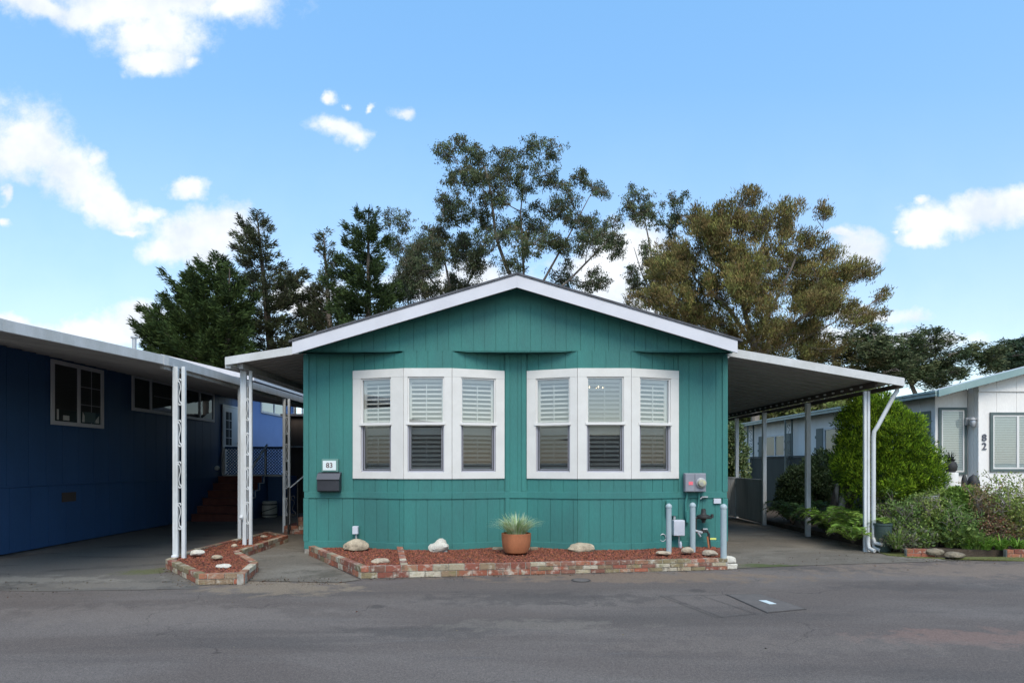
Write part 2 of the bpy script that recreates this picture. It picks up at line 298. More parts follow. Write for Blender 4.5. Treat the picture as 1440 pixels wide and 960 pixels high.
# ------------------------------------------------------------------ mesh helpers
class M:
    def __init__(s): s.v = []; s.f = []; s.c = []
    def add(s, vs, fs, col=None):
        o = len(s.v); s.v += [tuple(x) for x in vs]; s.f += [tuple(i + o for i in f) for f in fs]; s.c += [col or (1, 1, 1)] * len(fs); return s
    def box(s, x0, x1, y0, y1, z0, z1, col=None):
        return s.hexa([(x0, y0, z0), (x1, y0, z0), (x1, y1, z0), (x0, y1, z0), (x0, y0, z1), (x1, y0, z1), (x1, y1, z1), (x0, y1, z1)], col)
    def hexa(s, p, col=None):
        return s.add(p, [(0, 3, 2, 1), (4, 5, 6, 7), (0, 1, 5, 4), (1, 2, 6, 5), (2, 3, 7, 6), (3, 0, 4, 7)], col)
    def prism(s, poly, z0, z1, col=None):      # poly xy
        n = len(poly); vs = [(x, y, z0) for x, y in poly] + [(x, y, z1) for x, y in poly]
        return s.add(vs, [tuple(range(n - 1, -1, -1)), tuple(range(n, 2 * n))] + [(i, (i + 1) % n, n + (i + 1) % n, n + i) for i in range(n)], col)
    def prism_xz(s, poly, y0, y1, col=None):
        n = len(poly); vs = [(x, y0, z) for x, z in poly] + [(x, y1, z) for x, z in poly]
        return s.add(vs, [tuple(range(n - 1, -1, -1)), tuple(range(n, 2 * n))] + [(i, (i + 1) % n, n + (i + 1) % n, n + i) for i in range(n)], col)
    def prism_yz(s, poly, x0, x1, col=None):
        n = len(poly); vs = [(x0, y, z) for y, z in poly] + [(x1, y, z) for y, z in poly]
        return s.add(vs, [tuple(range(n - 1, -1, -1)), tuple(range(n, 2 * n))] + [(i, (i + 1) % n, n + (i + 1) % n, n + i) for i in range(n)], col)
    def tube(s, path, r, n=8, col=None, cap=True):
        path = [Vector(p) for p in path]; k = len(path)
        rs = r if isinstance(r, (list, tuple)) else [r] * k
        vs = []; up = None
        for i, p in enumerate(path):
            t = (path[min(i + 1, k - 1)] - path[max(i - 1, 0)])
            t = t.normalized() if t.length > 1e-9 else Vector((0, 0, 1))
            if up is None: up = t.orthogonal().normalized()
            else:
                up = up - t * up.dot(t); up = up.normalized() if up.length > 1e-6 else t.orthogonal().normalized()
            b = t.cross(up)
            for j in range(n):
                a = 2 * math.pi * (j + .5) / n; vs.append(p + (up * math.cos(a) + b * math.sin(a)) * rs[i])
        fs = [(i * n + j, i * n + (j + 1) % n, (i + 1) * n + (j + 1) % n, (i + 1) * n + j) for i in range(k - 1) for j in range(n)]
        if cap: fs += [tuple(range(n - 1, -1, -1)), tuple(range((k - 1) * n, k * n))]
        return s.add(vs, fs, col)
    def lathe(s, prof, c, n=24, axis='z', col=None):
        vs = []
        for (r, h) in prof:
            for j in range(n):
                a = 2 * math.pi * j / n
                if axis == 'z': vs.append((c[0] + r * math.cos(a), c[1] + r * math.sin(a), c[2] + h))
                elif axis == 'y': vs.append((c[0] + r * math.cos(a), c[1] - h, c[2] + r * math.sin(a)))
        k = len(prof)
        fs = [(i * n + j, i * n + (j + 1) % n, (i + 1) * n + (j + 1) % n, (i + 1) * n + j) for i in range(k - 1) for j in range(n)]
        fs += [tuple(range(n - 1, -1, -1)), tuple(range((k - 1) * n, k * n))]
        return s.add(vs, fs, col)
    def rock(s, c, sx, sy, sz, seed=0, col=None, sub=3, rough=.25):
        bm = bmesh.new(); bmesh.ops.create_icosphere(bm, subdivisions=sub, radius=1)
        vs = []
        for v in bm.verts:
            n1 = mnoise.noise(v.co * 1.3 + Vector((seed * 7.3, 0, 0))); n2 = mnoise.noise(v.co * 4 + Vector((0, seed * 3.1, 0)))
            k = 1 + rough * n1 + rough * .35 * n2; q = v.co * k
            vs.append((c[0] + q.x * sx, c[1] + q.y * sy, c[2] + max(q.z, -.6) * sz))
        fs = [tuple(v.index for v in f.verts) for f in bm.faces]; bm.free()
        return s.add(vs, fs, col)
    def build(s, name, material, parent=None, smooth=False, bevel=0, origin=None):
        me = bpy.data.meshes.new(name)
        off = Vector((0, 0, 0))
        p = parent
        while p is not None: off += p.location; p = p.parent
        o0 = Vector(origin) if (origin is not None and parent is None) else Vector((0, 0, 0))
        off = off + o0
        me.from_pydata([tuple(Vector(v) - off) for v in s.v], [], s.f)
        bm = bmesh.new(); bm.from_mesh(me); bmesh.ops.recalc_face_normals(bm, faces=bm.faces); bm.to_mesh(me); bm.free()
        if any(c != (1, 1, 1) for c in s.c):
            a = me.attributes.new('tint', 'FLOAT_COLOR', 'FACE'); a.data.foreach_set('color', np.array([(*c, 1) for c in s.c], np.float32).ravel())
        elif material in ('brick', 'lava', 'leaf', 'leaf_needle'):
            a = me.attributes.new('tint', 'FLOAT_COLOR', 'FACE'); a.data.foreach_set('color', np.ones(len(s.f) * 4, np.float32))
        me.materials.append(MATS[material])
        if smooth:
            me.shade_smooth()
            me.set_sharp_from_angle(angle=R(35))
        o = bpy.data.objects.new(name, me); COL.objects.link(o)
        if parent is not None: o.parent = parent
        o.location = o0
        if bevel:
            b = o.modifiers.new('bevel', 'BEVEL'); b.width = bevel; b.segments = 2; b.limit_method = 'ANGLE'; b.angle_limit = R(40)
        return o
def thing(name, label, cat, loc, group=None):
    o = bpy.data.objects.new(name, None); COL.objects.link(o); o.location = loc; o.empty_display_size = .2
    o['label'] = label; o['category'] = cat
    if group: o['group'] = group
    return o
def tag(o, label=None, cat=None, group=None, kind=None):
    for k, v in (('label', label), ('category', cat), ('group', group), ('kind', kind)):
        if v: o[k] = v
    return o
def copy_tree(o, parent=None):
    c = o.copy(); COL.objects.link(c)
    if parent is not None: c.parent = parent
    for ch in [x for x in COL.objects if x.parent == o]: copy_tree(ch, c)
    return c
def relabel(o, label): o['label'] = label; return o
def text_mesh(txt, size, name, material, parent, loc, rot=(R(90), 0, 0), extrude=.004):
    cu = bpy.data.curves.new(name, 'FONT'); cu.body = txt; cu.size = size; cu.extrude = extrude; cu.offset = size * .012; cu.align_x = 'CENTER'; cu.align_y = 'CENTER'
    t = bpy.data.objects.new(name + '_tmp', cu); COL.objects.link(t)
    dg = bpy.context.evaluated_depsgraph_get(); dg.update()
    me = bpy.data.meshes.new_from_object(t.evaluated_get(dg)); bpy.data.objects.remove(t); bpy.data.curves.remove(cu)
    me.materials.clear(); me.materials.append(MATS[material])
    o = bpy.data.objects.new(name, me); COL.objects.link(o); o.parent = parent
    off = Vector((0, 0, 0)); p = parent
    while p is not None: off += p.location; p = p.parent
    o.location = Vector(loc) - off; o.rotation_euler = rot
    return o
class Seg:      # a vertical wall strip from p0 to p1, d = distance out of its face
    def __init__(s, p0, p1, flip=False):
        s.p0 = Vector((*p0, 0)); s.p1 = Vector((*p1, 0)); s.L = (s.p1 - s.p0).length; s.t = (s.p1 - s.p0) / s.L
        s.n = Vector((s.t.y, -s.t.x, 0)) * (-1 if flip else 1)
    def pt(s, u, d, z): q = s.p0 + s.t * u + s.n * d; return (q.x, q.y, z)
    def u_of(s, px):        # where a sight line through column px meets the strip
        k = (px - HX) / F; return (k * s.p0.y - s.p0.x) / (s.t.x - k * s.t.y)
    def box(s, m, u0, u1, d0, d1, z0, z1, col=None):
        m.hexa([s.pt(u0, d1, z0), s.pt(u1, d1, z0), s.pt(u1, d0, z0), s.pt(u0, d0, z0), s.pt(u0, d1, z1), s.pt(u1, d1, z1), s.pt(u1, d0, z1), s.pt(u0, d0, z1)], col)
def siding(m, S, u0, u1, z0, z1, pitch=.205, gap=.009, depth=.008, back=.06, jitter=.03):
    zt = z1 if callable(z1) else (lambda u: z1)
    u = u0; rnd = random.Random(int(u0 * 100) + int(z0 * 77) + int(S.p0.x * 13))
    S_ = lambda a, b, d0, d1: m.hexa([S.pt(a, d1, z0), S.pt(b, d1, z0), S.pt(b, d0, z0), S.pt(a, d0, z0), S.pt(a, d1, zt(a)), S.pt(b, d1, zt(b)), S.pt(b, d0, zt(b)), S.pt(a, d0, zt(a))])
    S_(u0, u1, -back, -depth)
    while u < u1 - .02:
        e = min(u + pitch + rnd.uniform(-jitter, jitter), u1)
        if u1 - e < .06: e = u1
        S_(u + gap / 2, e - gap / 2, -depth, 0); u = e

def np_mesh(name, verts, faces, cols, material, parent=None, kind=None):
    me = bpy.data.meshes.new(name); nf = len(faces); k = faces.shape[1]
    off = Vector((0, 0, 0)); p = parent
    while p is not None: off += p.location; p = p.parent
    verts = (verts - np.array(off)).astype(np.float32)
    me.vertices.add(len(verts)); me.vertices.foreach_set('co', verts.ravel())
    me.loops.add(nf * k); me.loops.foreach_set('vertex_index', faces.astype(np.int32).ravel())
    me.polygons.add(nf); me.polygons.foreach_set('loop_start', np.arange(0, nf * k, k, dtype=np.int32)); me.polygons.foreach_set('loop_total', np.full(nf, k, np.int32))
    me.update(calc_edges=True); me.validate()
    a = me.attributes.new('tint', 'FLOAT_COLOR', 'FACE')
    a.data.foreach_set('color', np.hstack([cols, np.ones((nf, 1))]).astype(np.float32).ravel())
    me.materials.append(MATS[material])
    o = bpy.data.objects.new(name, me); COL.objects.link(o)
    if parent is not None: o.parent = parent
    return o
def nrm(a): return a / (np.linalg.norm(a, axis=1, keepdims=True) + 1e-9)
class Leaves:
    def __init__(s): s.c = []; s.a = []; s.l = []; s.w = []; s.col = []
    def add(s, c, a, l, w, col):
        n = len(c); s.c.append(c); s.a.append(nrm(a)); s.l.append(np.broadcast_to(l, (n,)).copy()); s.w.append(np.broadcast_to(w, (n,)).copy()); s.col.append(np.broadcast_to(col, (n, 3)).copy())
    def build(s, name, parent, material='leaf', rng=RNG):
        c = np.vstack(s.c); a = np.vstack(s.a); l = np.concatenate(s.l)[:, None]; w_ = np.concatenate(s.w)[:, None]; col = np.vstack(s.col); n = len(c)
        b = nrm(np.cross(a, rng.normal(size=(n, 3))))
        v = np.stack([c, c + a * l * .45 + b * w_ * .5, c + a * l, c + a * l * .5 - b * w_ * .5], 1).reshape(-1, 3)
        f = np.arange(4 * n).reshape(-1, 4)
        return np_mesh(name, v, f, col, material, parent)
def palette(n, cols, rng=RNG, jit=.22):
    cols = np.array(cols); k = rng.integers(0, len(cols), n); return cols[k] * (1 + rng.uniform(-jit, jit, (n, 1)))

# ------------------------------------------------------------------ ground
def sheet(name, poly, z, material):
    m = M(); m.add([(x, y, z) for x, y in poly], [tuple(range(len(poly)))]); return tag(m.build(name, material), kind='structure')
sheet('ground', [(-600, -600), (600, -600), (600, 900), (-600, 900)], -.012, 'earth')
sheet('road', [(-60, -12), (60, -12), (60, 8.9), (8.5, 9.2), (6.4, 9.25), (3.2, 9.0), (3.0, 9.3), (-3.2, 9.3), (-60, 9.3)], -.004, 'asphalt')
sheet('driveway', [(3.02, 8.55), (4.5, 8.85), (6.65, 9.22), (6.55, 13), (6.55, 26), (3.5, 26), (3.5, 10), (3.1, 9.9)], .002, 'concrete')
sheet('path', [(-3.9, 7.75), (-3.1, 7.65), (-2.15, 7.55), (-1.95, 7.72), (-2.9, 9.2), (-3.3, 10.3), (-3.3, 26), (-4.9, 26), (-4.9, 9.5)], .004, 'concrete')
sheet('parking_bay', [(-30, 7.55), (-8, 7.25), (-5.5, 7.05), (-3.75, 7.2), (-3.9, 7.75), (-4.85, 9.5), (-4.9, 26), (-30, 26)], .0, 'side_asphalt')
m = M()
for a, b in (((1.66, 6.80), (1.98, 5.85)), ((1.72, 6.80), (2.04, 5.85)), ((2.13, 6.85), (2.42, 6.0))):
    ax, ay_ = a; bx, by = b; m.add([(ax, ay_, .001), (bx, by, .001), (bx + .007, by, .001), (ax + .007, ay_, .001)], [(0, 1, 2, 3)])
m.add([(1.66, 6.80, .0015), (2.42, 6.86, .0015), (2.42, 6.867, .0015), (1.66, 6.807, .0015)], [(0, 1, 2, 3)])
m.add([(1.98, 5.85, .0015), (2.44, 6.0, .0015), (2.44, 6.007, .0015), (1.98, 5.857, .0015)], [(0, 1, 2, 3)])
tag(m.build('road_seam', 'seam'), kind='structure')
vt = thing('utility_cover', 'flat rectangular utility cover set in the road, with a small white patch on it', 'cover', (2.7, 6.45, 0))
vc = [(2.45, 6.86), (2.83, 6.89), (3.0, 6.2), (2.56, 6.06)]
M().prism(vc, -.003, .004).build('cover_plate', 'vault', vt)
m = M()
cx_ = sum(p[0] for p in vc) / 4; cy_ = sum(p[1] for p in vc) / 4
for i in range(4):
    a, b = vc[i], vc[(i + 1) % 4]; ex = lambda p, k: (cx_ + (p[0] - cx_) * k, cy_ + (p[1] - cy_) * k)
    m.prism([ex(a, 1.005), ex(b, 1.005), ex(b, 1.05 if i != 3 else 1.08), ex(a, 1.05 if i != 3 else 1.08)], -.003, .0015)
m.build('frame', 'seam', vt)
M().prism([(2.68, 6.56), (2.76, 6.56), (2.80, 6.40), (2.72, 6.39)], .005, .008).build('marker_plate', 'sign_white', vt)
cv = thing('valve_cover', 'small round valve cover in the road before the brick bed', 'cover', (.88, 7.72, 0))
M().lathe([(.001, .003), (.10, .003), (.10, -.003)], (.88, 7.72, 0)).build('lid', 'vault', cv)
m = M(); n_ = 28
m.add([((.88 + r * math.cos(2 * math.pi * j / n_)), 7.72 + r * math.sin(2 * math.pi * j / n_), .001) for r in (.101, .125) for j in range(n_)], [(j, (j + 1) % n_, n_ + (j + 1) % n_, n_ + j) for j in range(n_)])
m.build('ring', 'seam', cv)

# ------------------------------------------------------------------ teal house
TX0, TX1, YW, YB = -3.435, 3.553, 10.0, 9.72
TC = .077; ZE, SL = 3.41, .297
def roofz(x): return 4.44 - abs(x - TC) * SL
house = thing('mobile_home', 'teal mobile home with white gable trim and two white bay windows', 'house', (TC, 12, 0))
pts = [(TX0, YW), (-2.624, YW), (-1.737, YB), (-.965, YB), (-.129, YW), (.25, YW), (1.054, YB), (1.913, YB), (2.75, YW), (TX1, YW)]
segs = [Seg(pts[i], pts[i + 1]) for i in range(9)]
ZS = 3.29
m = M()
for i, S in enumerate(segs):
    win = i in (1, 2, 3, 5, 6, 7)
    siding(m, S, 0, S.L, .20, .912)
    if win: siding(m, S, 0, S.L, 1.018, 1.238); siding(m, S, 0, S.L, 3.008, ZS)
    else: siding(m, S, 0, S.L, 1.018, ZS)
side_l = Seg((TX0, 24), (TX0, YW)); side_r = Seg((TX1, YW), (TX1, 24))
siding(m, side_l, 0, side_l.L - .062, .06, ZS + .1); siding(m, side_r, .062, side_r.L, .06, ZS + .1)
m.box(TX0 + .07, TX1 - .07, 23.9, 24, .06, 3.3)
m.build('wall', 'teal_paint', house)
m = M()
for S in segs:
    S.box(m, 0, S.L, -.07, .016, .912, 1.018); S.box(m, 0, S.L, -.07, .016, .075, .20)
S = segs[0]; S.box(m, -.012, .075, -.05, .02, .2, .91); S.box(m, -.012, .075, -.05, .02, 1.02, ZS)
S = segs[8]; S.box(m, S.L - .075, S.L + .012, -.05, .02, .2, .91); S.box(m, S.L - .075, S.L + .012, -.05, .02, 1.02, ZS)
S = segs[4]; S.box(m, S.L - .09, S.L - .02, -.05, .018, 1.02, ZS); S.box(m, .02, .09, -.05, .018, .2, .91); S.box(m, .02, .09, -.05, .018, 1.02, ZS)
m.build('trim_board', 'teal_paint', house, bevel=.004)
m = M(); gs = Seg((TX0, YB), (TX1, YB)); off = .145
siding(m, gs, 0, TC - TX0, ZS, lambda uu: roofz(TX0 + uu) - off); siding(m, gs, TC - TX0, gs.L, ZS, lambda uu: roofz(TX0 + uu) - off)
# triangular soffits over the set-back wall, their thin front lip
for poly in ([(TX0, YB + .062), (-1.74, YB + .062), (-2.624, YW - .002), (TX0, YW - .002)], [(-.96, YB + .062), (1.05, YB + .062), (.25, YW - .002), (-.129, YW - .002)], [(1.92, YB + .062), (TX1, YB + .062), (TX1, YW - .002), (2.75, YW - .002)]):
    m.prism(poly, ZS + .005, ZS + .03)
for a, b in ((TX0, -1.83), (-.86, .95), (2.02, TX1)): m.prism_xz([(a, ZS - .006), (b, ZS - .006), (b - .15, ZS - .016), (a + .15, ZS - .016)], YB - .006, YB + .05)
m.build('gable', 'teal_paint', house)
for sgn in (-1, 1):
    xe = -3.42 if sgn < 0 else 3.51
    m = M(); a, b = (xe, TC) if sgn < 0 else (TC, xe)
    h = .195
    m.prism_xz([(a, roofz(a) - .025), (b, roofz(b) - .025), (b, roofz(b) - .025 - h), (a, roofz(a) - .025 - h)], 9.40, 9.43)
    m.build('fascia', 'white_paint', house, bevel=.003)
    m = M(); m.prism_xz([(a, roofz(a) - .10), (b, roofz(b) - .10), (b, roofz(b) - .125), (a, roofz(a) - .125)], 9.432, 9.73); m.build('soffit', 'teal_paint', house)
m = M()
for sgn in (-1, 1):
    xe = -3.47 if sgn < 0 else 3.585
    a, b = (xe, TC) if sgn < 0 else (TC, xe)
    m.prism_xz([(a, roofz(a) + .012), (b, roofz(b) + .012), (b, roofz(b) - .022), (a, roofz(a) - .022)], 9.385, 24.2)
m.build('roof', 'shingle', house)
M().box(TX0 + .01, TX1 - .01, 9.985, 24, 0, .072).build('foundation', 'mortar', house)
m = M()
m.box(TX0 + .1, TX1 - .1, 14.5, 14.6, 1, 3.2); m.box(TX0 + .1, TX1 - .1, 10.1, 14.5, 1.0, 1.05); m.box(TX0 + .1, TX1 - .1, 10.1, 14.5, 3.15, 3.2)
m.build('interior_wall', 'room_wall', house)

def window_bay(idx, px_open):
    root_m = M(); zt, zb = 3.012, 1.235
    S3 = [segs[i] for i in idx]
    opens = []
    for S, (a, b) in zip(S3, px_open):
        u0, u1 = S.u_of(a), S.u_of(b); opens.append((S, u0, u1))
        z0, z1 = 1.345, 2.875
        S.box(root_m, 0, S.L, -.06, .024, z1, zt); S.box(root_m, 0, S.L, -.06, .024, zb, z0)
        S.box(root_m, 0, u0, -.10, .022, z0, z1); S.box(root_m, u1, S.L, -.10, .022, z0, z1)
    bay = root_m.build('bay_window', 'white_trim', house, bevel=.003)
    for (S, u0, u1) in opens:
        zm = 2.125
        m = M()       # upper sash
        S.box(m, u0, u0 + .022, -.03, .004, zm + .02, 2.875); S.box(m, u1 - .022, u1, -.03, .004, zm + .02, 2.875); S.box(m, u0 + .022, u1 - .022, -.03, .004, 2.85, 2.875)
        S.box(m, u0 - .022, u1 + .022, -.03, .036, zm - .022, zm + .022)
        m.build('upper_sash', 'sash_white', bay, bevel=.002)
        m = M()
        for o_, w_ in ((0, .022), (.034, .014)):
            dd = -.012 if o_ == 0 else -.028
            S.box(m, u0 + o_, u0 + o_ + w_, dd - .02, dd, 1.345 + o_, zm - .022); S.box(m, u1 - o_ - w_, u1 - o_, dd - .02, dd, 1.345 + o_, zm - .022); S.box(m, u0 + o_ + w_, u1 - o_ - w_, dd - .02, dd, 1.345 + o_, 1.345 + o_ + w_)
        m.build('lower_sash', 'lilac_frame', bay)
        m = M(); m.add([S.pt(u0, -.022, zm), S.pt(u1, -.022, zm), S.pt(u1, -.022, 2.875), S.pt(u0, -.022, 2.875)], [(0, 1, 2, 3)]); m.build('pane', 'glass', bay)
        m = M(); m.add([S.pt(u0, -.040, 1.345), S.pt(u1, -.040, 1.345), S.pt(u1, -.040, zm), S.pt(u0, -.040, zm)], [(0, 1, 2, 3)]); m.build('pane', 'glass_dark', bay)
        m = M(); m.add([S.pt(u0, -.016, 1.345), S.pt(u1, -.016, 1.345), S.pt(u1, -.016, zm), S.pt(u0, -.016, zm)], [(0, 1, 2, 3)]); m.build('insect_screen', 'screen', bay)
        m = M(); d0 = -.12       # interior shutter
        f0, f1 = u0 + .005, u1 - .005
        S.box(m, f0, f0 + .045, d0, d0 + .03, 1.345, 2.875); S.box(m, f1 - .045, f1, d0, d0 + .03, 1.345, 2.875)
        for a, b in ((2.80, 2.875), (1.95, 2.065), (1.345, 1.43)): S.box(m, f0 + .045, f1 - .045, d0, d0 + .03, a, b)
        S.box(m, (f0 + f1) / 2 - .006, (f0 + f1) / 2 + .006, d0 + .05, d0 + .062, 1.46, 1.92); S.box(m, (f0 + f1) / 2 - .006, (f0 + f1) / 2 + .006, d0 + .05, d0 + .062, 2.10, 2.77)
        for lo, hi, n in ((2.075, 2.795, 10), (1.44, 1.94, 7)):
            for k in range(n):
                zc = lo + (hi - lo) * (k + .5) / n; hw = .034; ang = R(30)
                dy, dz = hw * math.cos(ang), hw * math.sin(ang); dc = d0 + .015
                q = [(dc + dy, zc - dz - .004), (dc + dy, zc - dz + .004), (dc - dy, zc + dz + .004), (dc - dy, zc + dz - .004)]
                vs = [S.pt(f0 + .047, a, b) for a, b in q] + [S.pt(f1 - .047, a, b) for a, b in q]
                m.add(vs, [(0, 1, 2, 3), (7, 6, 5, 4), (0, 4, 5, 1), (1, 5, 6, 2), (2, 6, 7, 3), (3, 7, 4, 0)])
        m.build('shutter', 'louver', bay)
window_bay((1, 2, 3), ((508, 550.6), (573.5, 624.6), (648, 696.7)))
window_bay((5, 6, 7), ((754, 801.8), (825, 877), (898.8, 942.3)))
ch = thing('chandelier', 'small lit chandelier glowing behind the shutters of the right bay', 'chandelier', (1.62, 11.8, 3.15))
M().tube([(1.62, 11.8, 3.15), (1.62, 11.8, 2.95)], .008).build('stem', 'iron_black', ch)
m = M()
for k in range(5):
    a = 2 * math.pi * k / 5; m.tube([(1.62, 11.8, 2.95), (1.62 + .10 * math.cos(a), 11.8 + .10 * math.sin(a), 2.9), (1.62 + .15 * math.cos(a), 11.8 + .15 * math.sin(a), 2.94)], .005, 5)
m.build('arms', 'iron_black', ch)
m = M()
for k in range(5):
    a = 2 * math.pi * k / 5; M().lathe([(.004, 0), (.009, .012), (.008, .024), (.003, .036)], (1.62 + .15 * math.cos(a), 11.8 + .15 * math.sin(a), 2.94), 8).build('bulb', 'bulb', ch)

# ------------------------------------------------------------------ number sign, mailbox, services
ns = thing('house_number_sign', 'small white sign reading 83 above the black mailbox', 'sign', (P(465, 654, 10).x, 9.98, 1.45))
X0, X1 = (453.8 - HX) / 85, (477 - HX) / 85
M().box(X0, X1, 9.94, 9.998, CAMZ + (650 - 663) / 85, CAMZ + (650 - 645) / 85).build('frame', 'sign_frame', ns, bevel=.004)
M().box((455.8 - HX) / 85, (474.2 - HX) / 85, 9.93, 9.939, CAMZ - .127, CAMZ + .03).build('plate', 'sign_white', ns)
text_mesh('83', .115, 'digits', 'digit', ns, ((465 - HX) / 85, 9.929, CAMZ - .05), extrude=.002)
mb = thing('mailbox', 'black metal wall mailbox with a hinged lid under the number sign', 'mailbox', (-3.03, 9.98, 1.02))
x0, x1, z0, z1 = (447 - HX) / 85 * .99, (478 - HX) / 85 * .99, CAMZ - 41 / 85, CAMZ - 14.5 / 85
m = M(); m.prism_yz([(9.995, z0 + .02), (9.90, z0), (9.855, z0 + .02), (9.855, z1 - .10), (9.90, z1 - .02), (9.995, z1)], x0, x1); m.build('body', 'mailbox_black', mb, bevel=.004)
m = M(); m.prism_yz([(9.99, z1 + .012), (9.895, z1 - .012), (9.835, z1 - .105), (9.846, z1 - .108), (9.90, z1 - .022), (9.99, z1 + .002)], x0 - .006, x1 + .006); m.build('lid', 'mailbox_lid', mb)

em = thing('electric_meter', 'grey two-door electric meter box with a pink sticker and round yellow meter', 'meter', (P(977, 0, 10).x, 9.98, 1.1))
ex0, ex1, ez0, ez1 = (962.5 - HX) / 85 * .99, (992 - HX) / 85 * .99, 1.02, 1.325
M().box(ex0, ex1, 9.87, 9.978, ez0, ez1).build('box', 'meter_grey', em, bevel=.006)
mid = (ex0 + ex1) / 2 - .015
M().box(ex0 + .01, mid - .006, 9.858, 9.869, ez0 + .01, ez1 - .01).build('door', 'meter_grey', em, bevel=.003)
M().box(mid + .006, ex1 - .01, 9.858, 9.869, ez0 + .01, ez1 - .01).build('door', 'meter_grey', em, bevel=.003)
M().box(mid - .10, mid - .03, 9.854, 9.857, 1.135, 1.19).build('sticker', 'pink', em)
mc = (ex1 - .085, 9.857, 1.165)
M().lathe([(.085, 0), (.085, .02), (.072, .024)], mc, 24, 'y').build('ring', 'meter_ring', em, smooth=True)
M().lathe([(.062, .02), (.060, .06), (.050, .072), (.01, .078)], mc, 24, 'y').build('dial', 'meter_face', em, smooth=True)
m = M(); cxa = ex0 + .055
m.tube([(cxa, 9.95, 1.015), (cxa, 9.95, .93), (cxa - .02, 9.95, .85), (cxa - .02, 9.95, .62), (cxa - .005, 9.95, .56)], .017, 10); m.tube([(cxa, 9.945, .70), (cxa + .01, 9.945, .52)], .032, 10)
m.build('conduit', 'teal_paint', em, smooth=True)
m = M(); cxb = ex1 - .09
m.tube([(cxb, 9.95, 1.015), (cxb, 9.95, .90), (cxb - .04, 9.94, .62), (cxb - .07, 9.92, .45), (cxb - .14, 9.90, .25), (cxb - .16, 9.88, .08)], .014, 10); m.build('conduit', 'teal_paint', em, smooth=True)

jb = thing('junction_box', 'teal painted junction box on the wall behind the left bollard', 'box', (2.6, 9.98, .7))
M().box(2.53, 2.70, 9.88, 9.985, .64, .875).build('box', 'teal_paint', jb, bevel=.005)
M().box(2.52, 2.71, 9.868, 9.879, .63, .885).build('cover', 'teal_paint', jb, bevel=.004)
tb = thing('cable_box', 'pale grey cable box on a short pipe beside the left bollard', 'box', (2.72, 9.9, .1))
M().box(2.625, 2.805, 9.80, 9.93, .31, .565).build('box', 'box_white', tb, bevel=.012)
m = M(); m.tube([(2.73, 9.88, .31), (2.73, 9.88, .1)], .013); m.build('pipe', 'galv', tb, smooth=True); m = M(); m.tube([(2.66, 9.9, .57), (2.66, 9.9, .63)], .02); m.build('pipe_stub', 'galv', tb, smooth=True)
M().lathe([(.018, 0), (.022, .03), (.022, .09), (.008, .12)], (2.745, 9.84, .10), 12).build('cap', 'box_white', tb, smooth=True)
m = M(); m.tube([(2.47 + .05 * math.cos(a), 9.9, .27 + .06 * math.sin(a)) for a in [k * .5 for k in range(13)]], .008, 6); m.build('cable', 'galv', tb, smooth=True)
gm = thing('gas_regulator', 'black gas regulator on a rusty riser pipe with a yellow-tagged valve', 'regulator', (3.12, 9.8, .1))
m = M(); gx = (989 - HX) / 85 * .985
m.lathe([(.02, .13), (.035, .12), (.04, .06), (.05, .035), (.105, .02), (.11, 0), (.105, -.02), (.05, -.035), (.03, -.07), (.03, -.10)], (gx, 9.84, .62), 20)
m.build('regulator', 'iron_black', gm, smooth=True)
m = M(); m.tube([(gx - .13, 9.84, .60), (gx + .13, 9.84, .60)], .02); m.tube([(gx - .13, 9.84, .60), (gx - .13, 9.84, .38)], .018); m.tube([(gx + .14, 9.84, .60), (gx + .14, 9.84, .66)], .024)
m.tube([(gx - .14, 9.84, .38), (gx + .06, 9.83, .38), (gx + .08, 9.83, .34), (gx + .09, 9.83, .2), (gx + .11, 9.83, .05)], .022); m.tube([(gx, 9.83, .42), (gx, 9.83, .36)], .035)
m.tube([(gx + .11, 9.83, .10), (gx + .25, 9.83, .08)], .018); m.build('pipe', 'iron_black', gm, smooth=True)
m = M(); m.tube([(gx - .16, 9.82, .40), (gx - .03, 9.81, .36)], .022); m.tube([(gx - .10, 9.80, .36), (gx - .06, 9.80, .30)], .016); m.tube([(gx - .02, 9.80, .42), (gx + .05, 9.80, .42)], .014); m.build('union', 'galv', gm, smooth=True)
M().box(gx + .09, gx + .19, 9.785, 9.80, .25, .28).build('valve_handle', 'yellow', gm, bevel=.003)
M().tube([(gx + .05, 9.80, .30), (gx + .08, 9.80, .06)], .014).build('riser', 'terracotta', gm, smooth=True)
sg = thing('warning_plate', 'small blank white plate screwed to the wall by the right bollard', 'plate', (3.33, 9.98, .88))
M().box((1002.8 - HX) / 85, (1013 - HX) / 85, 9.965, 9.979, CAMZ - 57.5 / 85, CAMZ - 50.5 / 85).build('plate', 'box_white', sg, bevel=.003)
hb = thing('wall_bracket', 'short pale metal bracket under the electric meter', 'bracket', (3.17, 9.98, .93))
m = M(); m.box(3.12, 3.22, 9.93, 9.98, .925, .945); m.tube([(3.10, 9.95, .90), (3.13, 9.95, .93)], .012); m.build('bracket', 'galv', hb)
def bollard(X, Y, zt, label):
    b = thing('bollard', label, 'bollard', (X, Y, .05), 'pipe bollards at the corner of the teal house')
    M().tube([(X, Y, .05), (X, Y, zt - .04)], .042, 20).build('pipe', 'bollard_blue', b, smooth=True)
    M().lathe([(.048, -.02), (.050, 0), (.040, .025), (.018, .042), (.002, .046)], (X, Y, zt - .04), 20).build('cap', 'bollard_blue', b, smooth=True)
bollard(2.42, 9.33, .865, 'pale blue pipe bollard in front of the white cable box')
bollard(2.81, 9.40, .875, 'pale blue pipe bollard just left of the gas regulator')
bollard(2.975, 8.50, .915, 'pale blue pipe bollard at the outer corner of the brick bed by the driveway')
